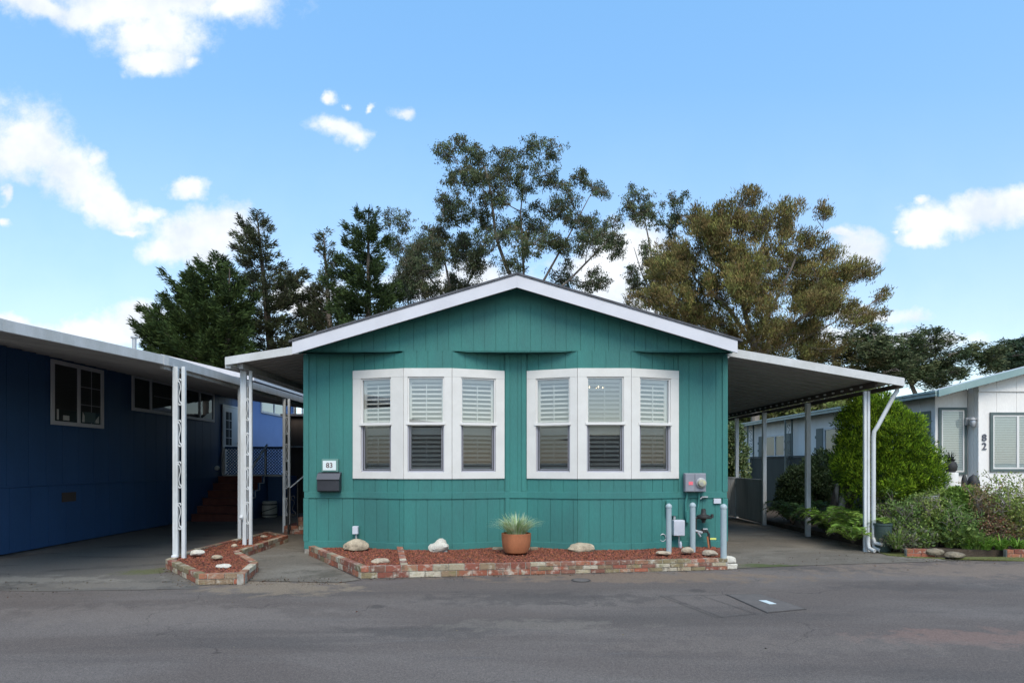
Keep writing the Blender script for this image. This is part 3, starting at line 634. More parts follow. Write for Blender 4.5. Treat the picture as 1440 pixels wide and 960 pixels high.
us = thing('garden_outlet', 'small white outlet box on a grey stake against the teal wall', 'outlet', (P(500, 0, 9.95).x, 9.9, .08))
sx = (500 - HX) / 85 * .99
M().tube([(sx + .01, 9.9, .08), (sx + .01, 9.9, .32)], .014).build('stake', 'galv', us, smooth=True)
M().box(sx - .045, sx + .045, 9.86, 9.94, .33, .46).build('box', 'box_white', us, bevel=.008)

# ------------------------------------------------------------------ brick beds
BC = [(.28, .085, .048), (.22, .065, .042), (.31, .11, .06), (.20, .085, .058), (.44, .38, .29), (.34, .28, .19), (.22, .15, .09), (.19, .15, .08), (.30, .15, .09)]
def brick_run(m, a, b, z0, courses, h, thick=.10, length=.205, z_phase=0, weights=None, mort=None):
    S = Seg(a, b)
    for c in range(courses):
        u = -(length / 2) * ((c + z_phase) % 2)
        while u < S.L - .02:
            e = u + length; a0, b0 = max(u, 0), min(e, S.L)
            if b0 - a0 > .03:
                j = random.uniform(-.004, .004); col = random.choices(BC, weights)[0]; k = random.uniform(.8, 1.15)
                dz = random.uniform(-.002, .002)
                S.box(m, a0 + .005, b0 - .005, -thick + .004, j, z0 + c * h + .004, z0 + (c + 1) * h - .003 + dz, tuple(x * k for x in col))
            u = e
    if mort is not None: S.box(mort, .0, S.L, -thick + .012, -.012, z0 - .02, z0 + courses * h - .008)
def in_poly(x, y, poly):
    c = False; n = len(poly)
    for i in range(n):
        x1, y1 = poly[i]; x2, y2 = poly[(i + 1) % n]
        if (y1 > y) != (y2 > y) and x < (x2 - x1) * (y - y1) / (y2 - y1) + x1: c = not c
    return c
def pebbles(name, polys, n, z, label, smin=.007, smax=.018):
    vs = []; cs = []; lo = [min(p[0] for q in polys for p in q), min(p[1] for q in polys for p in q)]; hi = [max(p[0] for q in polys for p in q), max(p[1] for q in polys for p in q)]
    rng = np.random.default_rng(5); base = np.array([[1, 1, 1], [-1, -1, 1], [-1, 1, -1], [1, -1, -1]], float); k = 0
    while k < n:
        x, y = rng.uniform(lo[0], hi[0]), rng.uniform(lo[1], hi[1])
        if not any(in_poly(x, y, q) for q in polys): continue
        s = rng.uniform(smin, smax); q = np.linalg.qr(rng.normal(size=(3, 3)))[0]
        t = base * rng.uniform(.6, 1.2, (1, 3)) @ q * s; t[:, 2] *= .8
        vs.append(t + [x, y, z + s * .35]); cs.append(np.array((1, 1, 1)) * rng.uniform(.45, 1.5) * np.array([1, rng.uniform(.85, 1.2), rng.uniform(.8, 1.2)])); k += 1
    v = np.vstack(vs); f = np.array([[0, 1, 2], [0, 3, 1], [0, 2, 3], [1, 3, 2]]); fs = (np.arange(len(vs))[:, None, None] * 4 + f).reshape(-1, 3)
    o = np_mesh(name, v, fs, np.repeat(np.array(cs), 4, 0), 'lava'); tag(o, label, 'mulch', kind='stuff'); return o
# main bed in front of the teal house
BA, BBp, BCp, BD = (-3.30, 9.72), (-1.95, 7.80), (3.02, 8.45), (3.12, 8.62)
bed = thing('planter_bed', 'long low brick planter bed along the front of the teal house', 'planter', (.3, 8.9, 0))
m = M(); mo = M()
brick_run(m, (-3.28, 9.75), BBp, 0, 2, .08, weights=[4, 3, 3, 3, 3, 3, 2, 2, 3], mort=mo)
XM = (.25, BBp[1] + (.25 + 1.95) * (BCp[1] - BBp[1]) / (BCp[0] + 1.95))
brick_run(m, BBp, XM, 0, 2, .08, weights=[5, 4, 3, 2, 4, 3, 2, 2, 2], mort=mo)
brick_run(m, XM, BCp, 0, 3, .0535, weights=[4, 4, 3, 2, 3, 2, 2, 3, 2], mort=mo)
m.build('brick_edging', 'brick', bed, bevel=.003); mo.build('mortar', 'mortar', bed)
m = M(); brick_run(m, (-1.86, 9.75), (-1.48, 8.02), .085, 1, .065, thick=.10, weights=[3, 3, 1, 2, 1, 2, 4, 2, 2]); m.build('brick_divider', 'brick', bed, bevel=.003)
m = M(); brick_run(m, (-.32, 9.62), (.42, 9.62), .06, 1, .07, thick=.22, weights=[1, 1, 1, 1, 5, 4, 2, 1, 1]); m.build('brick_pad', 'brick', bed, bevel=.003)
m = M(); m.prism([(-3.3, 9.98), (-3.2, 9.72), (-1.93, 7.93), (2.98, 8.58), (3.2, 9.0), (3.45, 9.98)], -.01, .098); m.build('bed_fill', 'lava_base', bed)
m = M()
m.hexa([(2.99, 8.47, 0), (3.16, 8.48, 0), (3.15, 8.64, 0), (2.99, 8.62, 0), (3.0, 8.46, .085), (3.17, 8.47, .08), (3.16, 8.64, .08), (3.0, 8.63, .085)]); m.build('end_block', 'white_rock', bed, bevel=.015)
m = M(); m.hexa([(3.0, 8.46, .09), (3.15, 8.47, .09), (3.16, 8.63, .09), (3.0, 8.63, .09), (3.01, 8.48, .185), (3.14, 8.47, .17), (3.14, 8.62, .17), (3.01, 8.62, .18)]); m.build('end_block', 'white_rock', bed, bevel=.02)
mulch = [(-3.15, 9.75), (-1.93, 7.95), (2.98, 8.60), (3.1, 8.9), (3.35, 9.95), (2.8, 9.95), (1.9, 9.6), (1.0, 9.6), (.3, 9.93), (-.2, 9.93), (-.9, 9.6), (-1.8, 9.6), (-2.6, 9.93)]
# left bed
LB = [(-4.90, 8.55), (-3.84, 7.40), (-3.30, 7.46), (-3.50, 8.35), (-4.22, 9.35), (-4.22, 11.4), (-4.85, 12.0), (-5.06, 9.6)]
lbed = thing('planter_bed', 'low angular brick bed with three stones between the driveway and the path', 'planter', (-4.2, 8.6, 0))
m = M(); mo = M()
for i in range(len(LB)): brick_run(m, LB[i], LB[(i + 1) % len(LB)], 0, 2, .068, thick=.10, weights=[4, 3, 3, 3, 2, 4, 4, 3, 3] if i < 2 else [3, 2, 3, 3, 4, 3, 3, 2, 3], mort=mo)
m.build('brick_edging', 'brick', lbed, bevel=.003); mo.build('mortar', 'mortar', lbed)
LI = [(-4.78, 8.57), (-3.84, 7.54), (-3.40, 7.58), (-3.60, 8.35), (-4.32, 9.32), (-4.32, 11.36), (-4.82, 11.8), (-4.95, 9.6)]
M().prism(LI, -.01, .10).build('bed_fill', 'lava_base', lbed)
pebbles('lava_gravel', [mulch, LI], 30000, .10, 'red lava gravel filling both brick beds')
def rockobj(px, py, Y, w_, h_, seed, material, label, dy=None, sub=3, rough=.25):
    c = P(px, py, Y); m = M(); m.rock((c.x, c.y, c.z), w_ / 2, (dy or w_ * .35), h_ / 2, seed, sub=sub, rough=rough)
    o = m.build('rock', material, smooth=True, origin=(c.x, c.y, .1)); tag(o, label, 'rock', 'loose rocks in the brick beds')
rockobj(501, 767, 9.55, .40, .20, 1, 'rock', 'smooth oval tan rock at the left end of the long bed, below the outlet')
rockobj(535, 789, 8.45, .27, .09, 2, 'tan_stone', 'small flat tan rock near the left corner of the long bed')
rockobj(618, 771, 9.45, .34, .27, 4, 'white_rock', 'pointed white rock against the teal wall under the left bay', rough=.45)
rockobj(817, 771, 9.5, .42, .18, 5, 'rock', 'rounded tan rock right of the potted grass')
rockobj(932, 777, 9.0, .24, .06, 6, 'tan_stone', 'thin flat tan stone at the foot of the left bollard', sub=2)
rockobj(967, 774, 9.1, .20, .12, 7, 'tan_stone', 'blocky pale stone at the foot of the middle bollard', sub=2)
rockobj(998, 777, 9.0, .24, .09, 8, 'tan_stone', 'flat pale stone beside the foot of the right bollard', sub=2)
rockobj(277, 777, 8.9, .20, .10, 11, 'white_rock', 'cream flat stone beside the ornate post in the left bed')
rockobj(305, 783, 8.6, .15, .07, 12, 'rock', 'small grey stone in the middle of the left bed')
rockobj(314, 796, 8.0, .20, .07, 13, 'white_rock', 'cream stone near the front edge of the left bed')
rockobj(330, 767, 9.6, .10, .06, 14, 'tan_stone', 'small cream stone where the left bed narrows')
rockobj(371, 754, 10.9, .13, .05, 15, 'tan_stone', 'small brown stone in the narrow rear part of the left bed')
# pot
pc = P(726, 777, 9.15); pot = thing('potted_grass', 'tuft of pale variegated grass in a terracotta bowl pot', 'potted plant', (pc.x, 9.15, .12))
M().lathe([(.14, 0), (.175, .02), (.21, .10), (.222, .20), (.225, .30), (.21, .305), (.20, .29), (.19, .25), (.02, .25)], (pc.x, 9.15, .132), 36).build('pot', 'terracotta', pot, smooth=True)
def blades(cx, cy, cz, n, h, spread, cols, w_=.008, seed=1, droop=1.0, base_r=.1):
    rng = np.random.default_rng(seed); V = []; Fc = []; C_ = []; k = 6
    for i in range(n):
        a = rng.uniform(0, 2 * math.pi); r0 = base_r * math.sqrt(rng.uniform(0, 1)); hh = h * rng.uniform(.6, 1.08); sp = spread * rng.uniform(.1, 1) ** .8
        d_ = np.array([math.cos(a), math.sin(a), 0]); s_ = np.array([-math.sin(a), math.cos(a), 0]); o = len(V)
        for j in range(k):
            t = j / (k - 1); p = np.array([cx, cy, cz]) + d_ * (r0 + sp * t ** 1.5) + np.array([0, 0, hh * (t - droop * .5 * (sp / (spread + 1e-6)) * t ** 2.6)])
            ww = w_ * (1 - t) ** .6 * .5 + .0006; V += [p - s_ * ww, p + s_ * ww]
        c = np.array(cols[rng.integers(len(cols))]) * rng.uniform(.8, 1.2)
        for j in range(k - 1): Fc.append((o + 2 * j, o + 2 * j + 1, o + 2 * j + 3, o + 2 * j + 2)); C_.append(c)
    return np.array(V), np.array(Fc), np.array(C_)
V_, F_, C_ = blades(pc.x, 9.15, .38, 480, .40, .36, [(.42, .52, .26), (.55, .62, .40), (.30, .42, .18), (.62, .66, .48)], .011, droop=.9, base_r=.13)
np_mesh('grass_tuft', V_, F_, C_, 'leaf', pot)

# ------------------------------------------------------------------ carports of the teal house
def pans(m, x_in, z_in, x_out, z_out, y0, y1, pitch=.30, rib=.055, rw=.07, th=.006):
    # sheet whose ribs run from the house outwards; profile along Y
    prof = []; y = y0
    while y < y1:
        prof += [(y, 0), (y + pitch - rw, 0), (y + pitch - rw + .012, rib), (y + pitch - .012, rib)]; y += pitch
    prof = [(a, b) for a, b in prof if a <= y1] + [(y1, 0)]
    n = len(prof); vs = []
    for (x, z) in ((x_in, z_in), (x_out, z_out)):
        vs += [(x, a, z + b) for a, b in prof]
    for (x, z) in ((x_in, z_in), (x_out, z_out)):
        vs += [(x, a, z + b + th) for a, b in prof]
    fs = []
    for i in range(n - 1): fs += [(i, i + 1, n + i + 1, n + i), (2 * n + i, 3 * n + i, 3 * n + i + 1, 2 * n + i + 1), (n + i, n + i + 1, 3 * n + i + 1, 3 * n + i), (i, 2 * n + i, 2 * n + i + 1, i + 1)]
    m.add(vs, fs)
cr = thing('carport', 'flat white metal carport roof on the right side of the teal house', 'carport', (5, 13, 0))
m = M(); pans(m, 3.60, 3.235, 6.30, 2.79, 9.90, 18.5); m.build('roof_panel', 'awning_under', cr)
zr = lambda x: 3.37 - (x - 3.52) * (3.37 - 2.875) / (6.40 - 3.52)
m = M(); m.prism_xz([(3.52, zr(3.52)), (6.40, zr(6.40)), (6.40, zr(6.40) - .135), (3.52, zr(3.52) - .135)], 9.85, 9.895); m.build('fascia', 'awning_white', cr, bevel=.003)
m = M(); m.box(6.31, 6.41, 9.9, 18.5, 2.72, 2.785); m.build('gutter', 'dark_wood', cr, bevel=.006)
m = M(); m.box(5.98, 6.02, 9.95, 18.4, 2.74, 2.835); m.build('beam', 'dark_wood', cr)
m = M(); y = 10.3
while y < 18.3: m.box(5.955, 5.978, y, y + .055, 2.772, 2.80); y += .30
tag(m.build('painted_sky_gaps', 'awning_white', cr), kind='stuff')  # white blocks stand in for bright sky showing through the rib gaps
def cpost(x, y, w_=.075):
    m = M(); m.box(x - w_ / 2, x + w_ / 2, y - w_ / 2, y + w_ / 2, 0, 2.70); m.build('post', 'post_white', cr, bevel=.006)
for (x, y) in ((6.0, 12.26), (6.05, 14.5), (6.1, 16.4)): cpost(x, y, .085)
m = M()
for dx in (-.055, .0): m.box(6.0 + dx - .022, 6.0 + dx + .022, 10.16, 10.205, 0, 2.70)
m.box(5.935, 6.035, 10.15, 10.215, 0, .012); m.build('post', 'post_white', cr, bevel=.004)
m = M(); m.tube([(6.37, 10.0, 2.74), (6.37, 10.0, 2.68), (6.34, 10.02, 2.62), (6.12, 10.12, 2.10), (6.075, 10.14, 2.02), (6.065, 10.14, 1.9), (6.065, 10.14, .14), (6.07, 10.13, .08), (6.10, 10.02, .045)], .033, 12)
m.build('downspout', 'post_white', cr, smooth=True)
m = M(); m.tube([(5.95, 10.10, .3), (5.95, 10.10, .14), (5.96, 10.08, .07), (5.99, 9.98, .04)], .032, 12); m.tube([(6.045, 10.11, .24), (6.05, 10.07, .16), (6.10, 9.96, .15)], .03, 12); m.build('spout_elbow', 'post_white', cr, smooth=True)

cl = thing('carport', 'short white metal canopy over the entry path on the left side of the teal house', 'carport', (-4, 13, 0))
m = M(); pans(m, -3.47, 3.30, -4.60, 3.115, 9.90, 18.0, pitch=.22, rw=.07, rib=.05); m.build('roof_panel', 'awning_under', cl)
zl = lambda x: 3.41 - (-3.44 - x) * (3.41 - 3.215) / 1.24
m = M(); m.prism_xz([(-4.68, zl(-4.68)), (-3.44, zl(-3.44)), (-3.44, zl(-3.44) - .13), (-4.68, zl(-4.68) - .13)], 9.85, 9.895); m.build('fascia', 'awning_white', cl, bevel=.003)
m = M(); m.box(-4.70, -4.61, 9.9, 18, 3.04, 3.11); m.build('gutter', 'awning_white', cl, bevel=.006)
m = M(); m.box(-4.49, -4.43, 9.95, 17.9, 3.04, 3.135); m.build('beam', 'awning_under', cl)
def scroll(m, x, y, z, s=1.0, r=.0095):
    y -= .016; R0 = .025 * s; up = []; dn = []
    for k in range(14):
        a = -math.pi * .5 + math.pi * 1.75 * (k / 13); rr = R0 * (1 - .62 * k / 13); up.append((x - rr * math.cos(a), y, z + .17 + rr * math.sin(a))); dn.append((x + rr * math.cos(a), y, z - .17 - rr * math.sin(a)))
    m.tube(up, r, 6); m.tube(dn, r, 6)
    m.tube([(x, y, z + .17 - R0), (x + .012 * s, y, z + .06), (x - .012 * s, y, z - .06), (x, y, z - .17 + R0)], r * .7, 6)
def ornate_post(parent, x, y, z0, z1, w_=.18, n=4, mats='post_white', ln=.065, seg=.58, first=.55, sc=1.0):
    m = M(); m.box(x - w_ / 2, x - w_ / 2 + ln, y - .022, y + .022, z0, z1); m.box(x + w_ / 2 - .05, x + w_ / 2, y - .022, y + .022, z0, z1)
    if ln > .06: m.box(x - w_ / 2 + ln * .52, x - w_ / 2 + ln * .60, y - .027, y - .0225, z0, z1)
    p = m.build('post', mats, parent, bevel=.004)
    z = z0 + first; c = (x - w_ / 2 + ln + x + w_ / 2 - .05) / 2
    while z < z1 - .2: m = M(); scroll(m, c, y, z, sc); m.build('scroll', mats, p, smooth=True); z += seg
ornate_post(cl, -4.462, 10.2, .10, 3.04, w_=.155, ln=.06)
M().tube([(-4.56, 10.2, 3.05), (-4.56, 10.2, .62), (-4.54, 10.12, .56)], .028, 10).build('downspout', 'post_white', cl, smooth=True)
ornate_post(cl, -4.46, 15.5, 0, 3.04, w_=.155, ln=.06)

# ------------------------------------------------------------------ blue house (left)
blue = thing('mobile_home', 'dark blue mobile home on the left with white framed windows', 'house', (-10.5, 14, 0))
bw = Seg((-8.2, 8.6), (-8.2, 18.7)); bw.n = Vector((1, 0, 0)); bw.t = Vector((0, 1, 0))
m = M(); siding(m, bw, 0, 10.1, 0.02, 1.085, pitch=.41, gap=.008, depth=.008); siding(m, bw, 0, 10.1, 1.10, 3.46, pitch=.41, gap=.008, depth=.008)
m.box(-13, -8.201, 8.55, 8.6, 0, 3.4); m.box(-13, -12.95, 8.6, 18.7, 0, 3.4); m.build('wall', 'blue_paint', blue)
m = M(); m.box(-8.2, -8.18, 8.6, 18.7, 1.09, 1.12); m.build('ledge', 'blue_paint', blue)
m = M(); m.box(-8.2, -8.13, 8.4, 18.7, 3.38, 3.50); m.build('eave_board', 'dark_wood', blue)
m = M(); m.prism_xz([(-8.0, 3.53), (-8.0, 3.58), (-10.6, 4.15), (-13.2, 3.58), (-13.2, 3.53), (-10.6, 4.10)], 8.2, 18.6); m.build('roof', 'brown_shingle', blue)
m = M(); m.tube([(-9.5, 15.2, 3.8), (-9.5, 15.2, 4.62)], .05, 10); m.tube([(-9.5, 15.2, 4.62), (-9.5, 15.2, 4.66)], .08, 10); m.build('vent_pipe', 'galv', blue)
m = M(); m.box(-8.9, -8.3, 8.15, 8.6, 3.6, 3.64); m.box(-8.85, -8.35, 8.2, 8.55, 3.5, 3.69); m.build('roof_vent', 'galv', blue)
m = M(); m.box(-8.195, -8.185, 11.0, 11.35, .78, .95); m.build('skirt_vent', 'dark_wood', blue)
def side_window(parent, xw, ya, yb, za, zb, muls=(.5,), sgn=1, trim='white_paint', fr=.07, muntin=None, pane='glass_plain', back='dark_interior', name='window'):
    x0, x1 = (xw, xw + .03 * sgn)
    lo, hi = min(x0, x1), max(x0, x1)
    m = M(); m.box(lo, hi, ya, yb, zb - fr, zb); m.box(lo, hi, ya, yb, za, za + fr); m.box(lo, hi, ya, ya + fr, za + fr, zb - fr); m.box(lo, hi, yb - fr, yb, za + fr, zb - fr)
    for k in muls: yc = ya + (yb - ya) * k; m.box(lo, hi, yc - .03, yc + .03, za + fr, zb - fr)
    wdw = m.build(name, trim, parent, bevel=.003)
    xg = xw + .008 * sgn; m = M(); m.add([(xg, ya + fr, za + fr), (xg, yb - fr, za + fr), (xg, yb - fr, zb - fr), (xg, ya + fr, zb - fr)], [(0, 1, 2, 3)]); m.build('pane', pane, wdw)
    m = M(); m.box(min(xw + .001 * sgn, xw + .003 * sgn), max(xw + .001 * sgn, xw + .003 * sgn), ya + fr, yb - fr, za + fr, zb - fr); m.build('room', back, wdw)
    if muntin:
        m = M()
        for (a, b, c, d_) in muntin: m.box(min(xg, xg + .004 * sgn), max(xg, xg + .004 * sgn), ya + (yb - ya) * a, ya + (yb - ya) * b + .012, za + (zb - za) * c, za + (zb - za) * d_ + .012)
        m.build('muntin', 'lilac_frame', wdw)
    return wdw
wd = side_window(blue, -8.18, 10.71, 12.08, 2.175, 3.335, muntin=[(.75, .75, .06, .93), (.53, .95, .36, .36), (.53, .95, .65, .65)])
m = M(); m.box(-8.17, -8.165, 11.55, 11.85, 2.27, 2.47); m.build('sill_box', 'curtain', wd)
m = M(); m.add([(-8.166, 11.48, 2.27), (-8.166, 11.62, 2.27), (-8.166, 11.50, 2.47)], [(0, 1, 2)]); m.add([(-8.165, 11.80, 2.27), (-8.165, 11.95, 2.27), (-8.165, 11.95, 2.42)], [(0, 1, 2)]); m.box(-8.17, -8.164, 11.0, 11.15, 2.27, 2.36); m.box(-8.17, -8.164, 10.85, 10.89, 2.27, 2.46); m.build('sill_paper', 'louver', wd)
side_window(blue, -8.18, 12.99, 14.6, 2.62, 3.40, muls=(.42,), muntin=[(.5, .95, .5, .5)])
wd = side_window(blue, -8.18, 15.05, 16.57, 2.60, 3.395, muls=(.5,))
m = M(); m.add([(-8.165, 15.95, 2.675), (-8.165, 16.45, 2.675), (-8.165, 16.45, 2.86), (-8.165, 16.2, 2.80)], [(0, 1, 2, 3)]); m.build('curtain', 'mini_blind', wd)
# taller rear part
m = M(); m.box(-13, -8.2, 18.72, 27, 0, 4.0); m.build('rear_wall', 'lit_blue_paint', blue)
m = M(); m.prism_xz([(-7.85, 4.02), (-7.85, 4.10), (-10.6, 4.75), (-13.4, 4.10), (-13.4, 4.02), (-10.6, 4.67)], 18.3, 27.3); m.build('rear_roof', 'brown_shingle', blue)
m = M(); m.box(-7.88, -7.80, 18.28, 27.3, 3.98, 4.13); m.prism_xz([(-7.88, 3.98), (-7.88, 4.12), (-10.6, 4.77), (-10.6, 4.63)], 18.25, 18.29); m.build('fascia', 'white_paint', blue)
side_window(blue, -8.195, 19.7, 21.7, 3.12, 3.85, muls=(.55,), pane='glass', back='mini_blind')
side_window(blue, -8.195, 22.6, 24.6, 3.12, 3.85, muls=(.5,), pane='glass', back='mini_blind')
dr = side_window(blue, -8.185, 17.05, 18.15, 1.14, 3.15, muls=(), trim='door_white', fr=.05, back='door_white', pane='glass_plain', name='door')
m = M(); m.box(-8.176, -8.165, 17.15, 18.05, 1.2, 3.08); m.build('door_leaf', 'door_white', dr)
m = M(); m.box(-8.164, -8.160, 17.25, 17.6, 2.0, 2.95); m.build('door_glass', 'dark_interior', dr)
m = M()
for z in (2.2, 2.45, 2.7): m.box(-8.159, -8.155, 17.25, 17.6, z, z + .02)
m.box(-8.159, -8.155, 17.42, 17.44, 2.0, 2.95); m.build('muntin', 'door_white', dr)
M().lathe([(.03, 0), (.035, .03), (.01, .06)], (-8.13, 17.95, 2.05), 10).build('knob', 'galv', dr)

bc = thing('carport', 'long white carport roof in front of the dark blue home', 'carport', (-6.5, 11, 0))
edge = [(-5.55, 5.6), (-5.42, 6.4), (-4.95, 8.59), (-4.90, 14.5), (-4.90, 17.6)]
zc_ = lambda x: 2.93 + (-4.95 - x) * .145
m = M()
for i in range(4):
    (xa, ya), (xb, yb) = edge[i], edge[i + 1]
    m.hexa([(-8.2, ya, zc_(-8.2)), (xa, ya, zc_(xa)), (xb, yb, zc_(xb)), (-8.2, yb, zc_(-8.2)), (-8.2, ya, zc_(-8.2) + .03), (xa, ya, zc_(xa) + .03), (xb, yb, zc_(xb) + .03), (-8.2, yb, zc_(-8.2) + .03)])
y = 5.9
while y < 17.5:
    xe = np.interp(y, [e[1] for e in edge], [e[0] for e in edge]) - .06
    m.hexa([(-8.19, y, zc_(-8.19) - .03), (xe, y, zc_(xe) - .03), (xe, y + .03, zc_(xe) - .03), (-8.19, y + .03, zc_(-8.19) - .03), (-8.19, y, zc_(-8.19) + .005), (xe, y, zc_(xe) + .005), (xe, y + .03, zc_(xe) + .005), (-8.19, y + .03, zc_(-8.19) + .005)]); y += .3
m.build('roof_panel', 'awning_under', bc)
m = M()
for i in range(4):
    s = Seg(edge[i], edge[i + 1], flip=False); s.n = Vector((s.t.y, -s.t.x, 0))
    s.box(m, 0 if i != 2 else .006, s.L - (.006 if i == 2 else 0), .0, .045, 2.885, 3.015)
m.box(-8.3, -5.55, 5.56, 5.6, 2.95, 3.2)
m.build('fascia', 'awning_white', bc, bevel=.004)
m = M(); s = Seg(edge[1], edge[2]); s.n = Vector((s.t.y, -s.t.x, 0)); s.box(m, s.L - .05, s.L + .05, .046, .052, 2.88, 3.02); m.build('joint_cover', 'awning_white', bc)
m = M(); m.box(-4.95 - .06, -4.95 + .0, 8.6, 17.5, 2.83, 2.90); m.build('beam', 'awning_under', bc)
ornate_post(bc, -4.83, 8.78, .10, 2.89, w_=.18, ln=.075, n=4, first=.62, seg=.60, sc=1.15)
M().lathe([(.05, 0), (.05, .03), (.03, .05)], (-4.885, 8.76, .12), 12).build('foot', 'post_white', bc)
ornate_post(bc, -4.87, 10.95, .10, 2.86, w_=.18, ln=.06)
ornate_post(bc, -4.84, 12.98, .0, 2.86, w_=.16, ln=.06)
# steps and porch
st = thing('porch_steps', 'dark red brick steps rising to the porch of the blue home', 'steps', (-7.5, 16, 0))
m = M()
for k in range(6): m.box(-8.17, -6.96, 15.4 + k * .28, 17.1, .187 * k + (.001 if k else 0), .187 * (k + 1) - .02)
for k in range(6): m.box(-8.17, -6.955, 15.37 + k * .28, 15.66 + k * .28, .187 * (k + 1) - .0195, .187 * (k + 1))
m.build('treads', 'red_step', st)
m = M(); poly = [(15.4, 0)]
for k in range(6): poly += [(15.4 + k * .28, .187 * (k + 1)), (15.4 + (k + 1) * .28, .187 * (k + 1))]
poly += [(17.08, 0)]; m.prism_yz(poly, -6.95, -6.90); m.build('side_board', 'blue_paint', st)
m = M()
for k in range(6):
    y = 15.4 + k * .28; z = .187 * (k + 1)
    m.box(-6.90, -6.885, y, y + .28, z - .015, z + .012); m.box(-6.90, -6.885, y - .012, y + .012, z - .187, z - .016)
m.build('edge_trim', 'door_white', st)
m = M(); m.tube([(-6.93, 15.5, .95), (-6.93, 17.1, 2.0)], .03, 8); m.tube([(-6.93, 15.5, .95), (-6.93, 15.5, .1)], .022, 8); m.build('handrail', 'post_white', st)
pr = thing('porch', 'dark blue raised porch with white lattice railing at the blue home', 'porch', (-7.4, 17.8, 0))
m = M(); m.box(-8.17, -6.45, 17.12, 18.68, 0, 1.10); m.build('deck', 'blue_paint', pr)
m = M(); m.box(-8.17, -6.43, 17.10, 17.15, 1.101, 1.16); m.box(-8.16, -8.12, 17.10, 17.15, 1.16, 1.93); m.box(-6.48, -6.43, 17.10, 17.15, 1.16, 1.93); m.box(-7.0, -6.96, 17.10, 17.15, 1.16, 1.93)
m.build('rail_frame', 'door_white', pr)
m = M()
m.box(-8.12, -6.48, 17.10, 17.15, 1.88, 1.95); m.build('top_rail', 'blue_paint', pr)
m = M(); u0, u1, za, zb = -8.12, -6.48, 1.16, 1.88
def lat(sign):
    k = -1.0
    while k < 2.8:
        a = []
        for (x, z) in ((u0 + k if sign > 0 else u1 - k, za), (u0 + k + (zb - za) if sign > 0 else u1 - k - (zb - za), zb)): a.append((x, z))
        (xa, z1_), (xb, z2_) = a
        def clip(t): return xa + (xb - xa) * t, z1_ + (z2_ - z1_) * t
        ts = [t / 20 for t in range(21) if u0 + .02 <= clip(t / 20)[0] <= u1 - .02]
        if len(ts) > 2:
            p, q = clip(ts[0]), clip(ts[-1]); yy = 17.11 if sign > 0 else 17.125; n = .016
            m.add([(p[0] - n, yy, p[1]), (p[0] + n, yy, p[1]), (q[0] + n, yy, q[1]), (q[0] - n, yy, q[1]), (p[0] - n, yy + .012, p[1]), (p[0] + n, yy + .012, p[1]), (q[0] + n, yy + .012, q[1]), (q[0] - n, yy + .012, q[1])], [(0, 1, 2, 3), (7, 6, 5, 4), (0, 4, 5, 1), (1, 5, 6, 2), (2, 6, 7, 3), (3, 7, 4, 0)])
        k += .085
lat(1); lat(-1); m.build('lattice', 'blue_paint', pr)
tag(M().lathe([(.02, -.06), (.06, -.03), (.065, .02), (.03, .06), (.001, .07)], (-8.05, 16.5, 1.35), 12).build('porch_lamp', 'mini_blind', smooth=True, origin=(-8.05, 16.5, 1.35)), 'round dim porch lamp on the dark blue wall above the red steps', 'lamp')
br = thing('barrel', 'pale plastic barrel with dark bands beside the blue porch steps', 'barrel', (-6.66, 16.6, 0))
M().lathe([(.17, 0), (.195, .02), (.20, .2), (.195, .42), (.18, .44), (.02, .44)], (-6.66, 16.6, 0), 20).build('body', 'barrel', br, smooth=True)
m = M()
for z in (.06, .34): m.lathe([(.201, 0), (.206, .005), (.206, .03), (.201, .035)], (-6.66, 16.6, z), 20)
m.tube([(-6.66 + .206 * math.cos(a), 16.6 + .206 * math.sin(a), .1 + .2 * (a + math.pi) / math.pi) for a in [-math.pi + k * .2 for k in range(16)]], .012, 6); m.build('band', 'iron_black', br)
sd = thing('shed', 'dark brown shed between the blue home and the teal home', 'shed', (-6.2, 18.8, 0))
M().box(-6.85, -5.2, 18.1, 20, 0, 2.88).build('wall', 'dark_wood', sd)
M().box(-6.87, -5.18, 18.06, 18.098, 1.95, 1.99).build('rail', 'bench_grey', sd)
M().box(-6.9, -5.15, 18.0, 20.1, 2.885, 2.95).build('roof', 'shingle', sd)
# teal house entry steps
es = thing('entry_steps', 'weathered brick entry steps against the side of the teal home', 'steps', (-4.2, 12.6, 0))
m = M(); mo = M()
for k in range(4):
    x0 = -4.78 + k * .30
    brick_run(m, (x0, 12.65), (-3.46, 12.65), k * .18, 2, .088, thick=.11, weights=[4, 3, 2, 3, 3, 3, 2, 2, 3])
    mo.box(x0 + .01, -3.46, 12.67, 14.2, k * .18, (k + 1) * .18 - .01)
    mo.box(x0 + .0, -3.46, 12.77, 14.2, (k + 1) * .18 - .0095, (k + 1) * .18 - .003)
m.build('brick_face', 'brick', es, bevel=.003); mo.build('tread', 'red_step', es)
m = M(); m.tube([(-4.62, 12.6, .98), (-3.7, 12.6, 1.75)], .014, 8); m.build('handrail', 'post_white', es)
m = M()
for k in range(7): x = -4.62 + k * .15; m.tube([(x, 12.6, max(0, (x + 4.78) / .3 * .18)), (x, 12.6, .98 + k * .124)], .010, 6)
for k in range(3): scroll(m, -4.55 + k * .30, 12.6, .6 + k * .22, 2.2, .009)
m.tube([(-4.66, 12.6, 0), (-4.66, 12.6, .98)], .02, 8); m.build('baluster', 'iron_black', es)

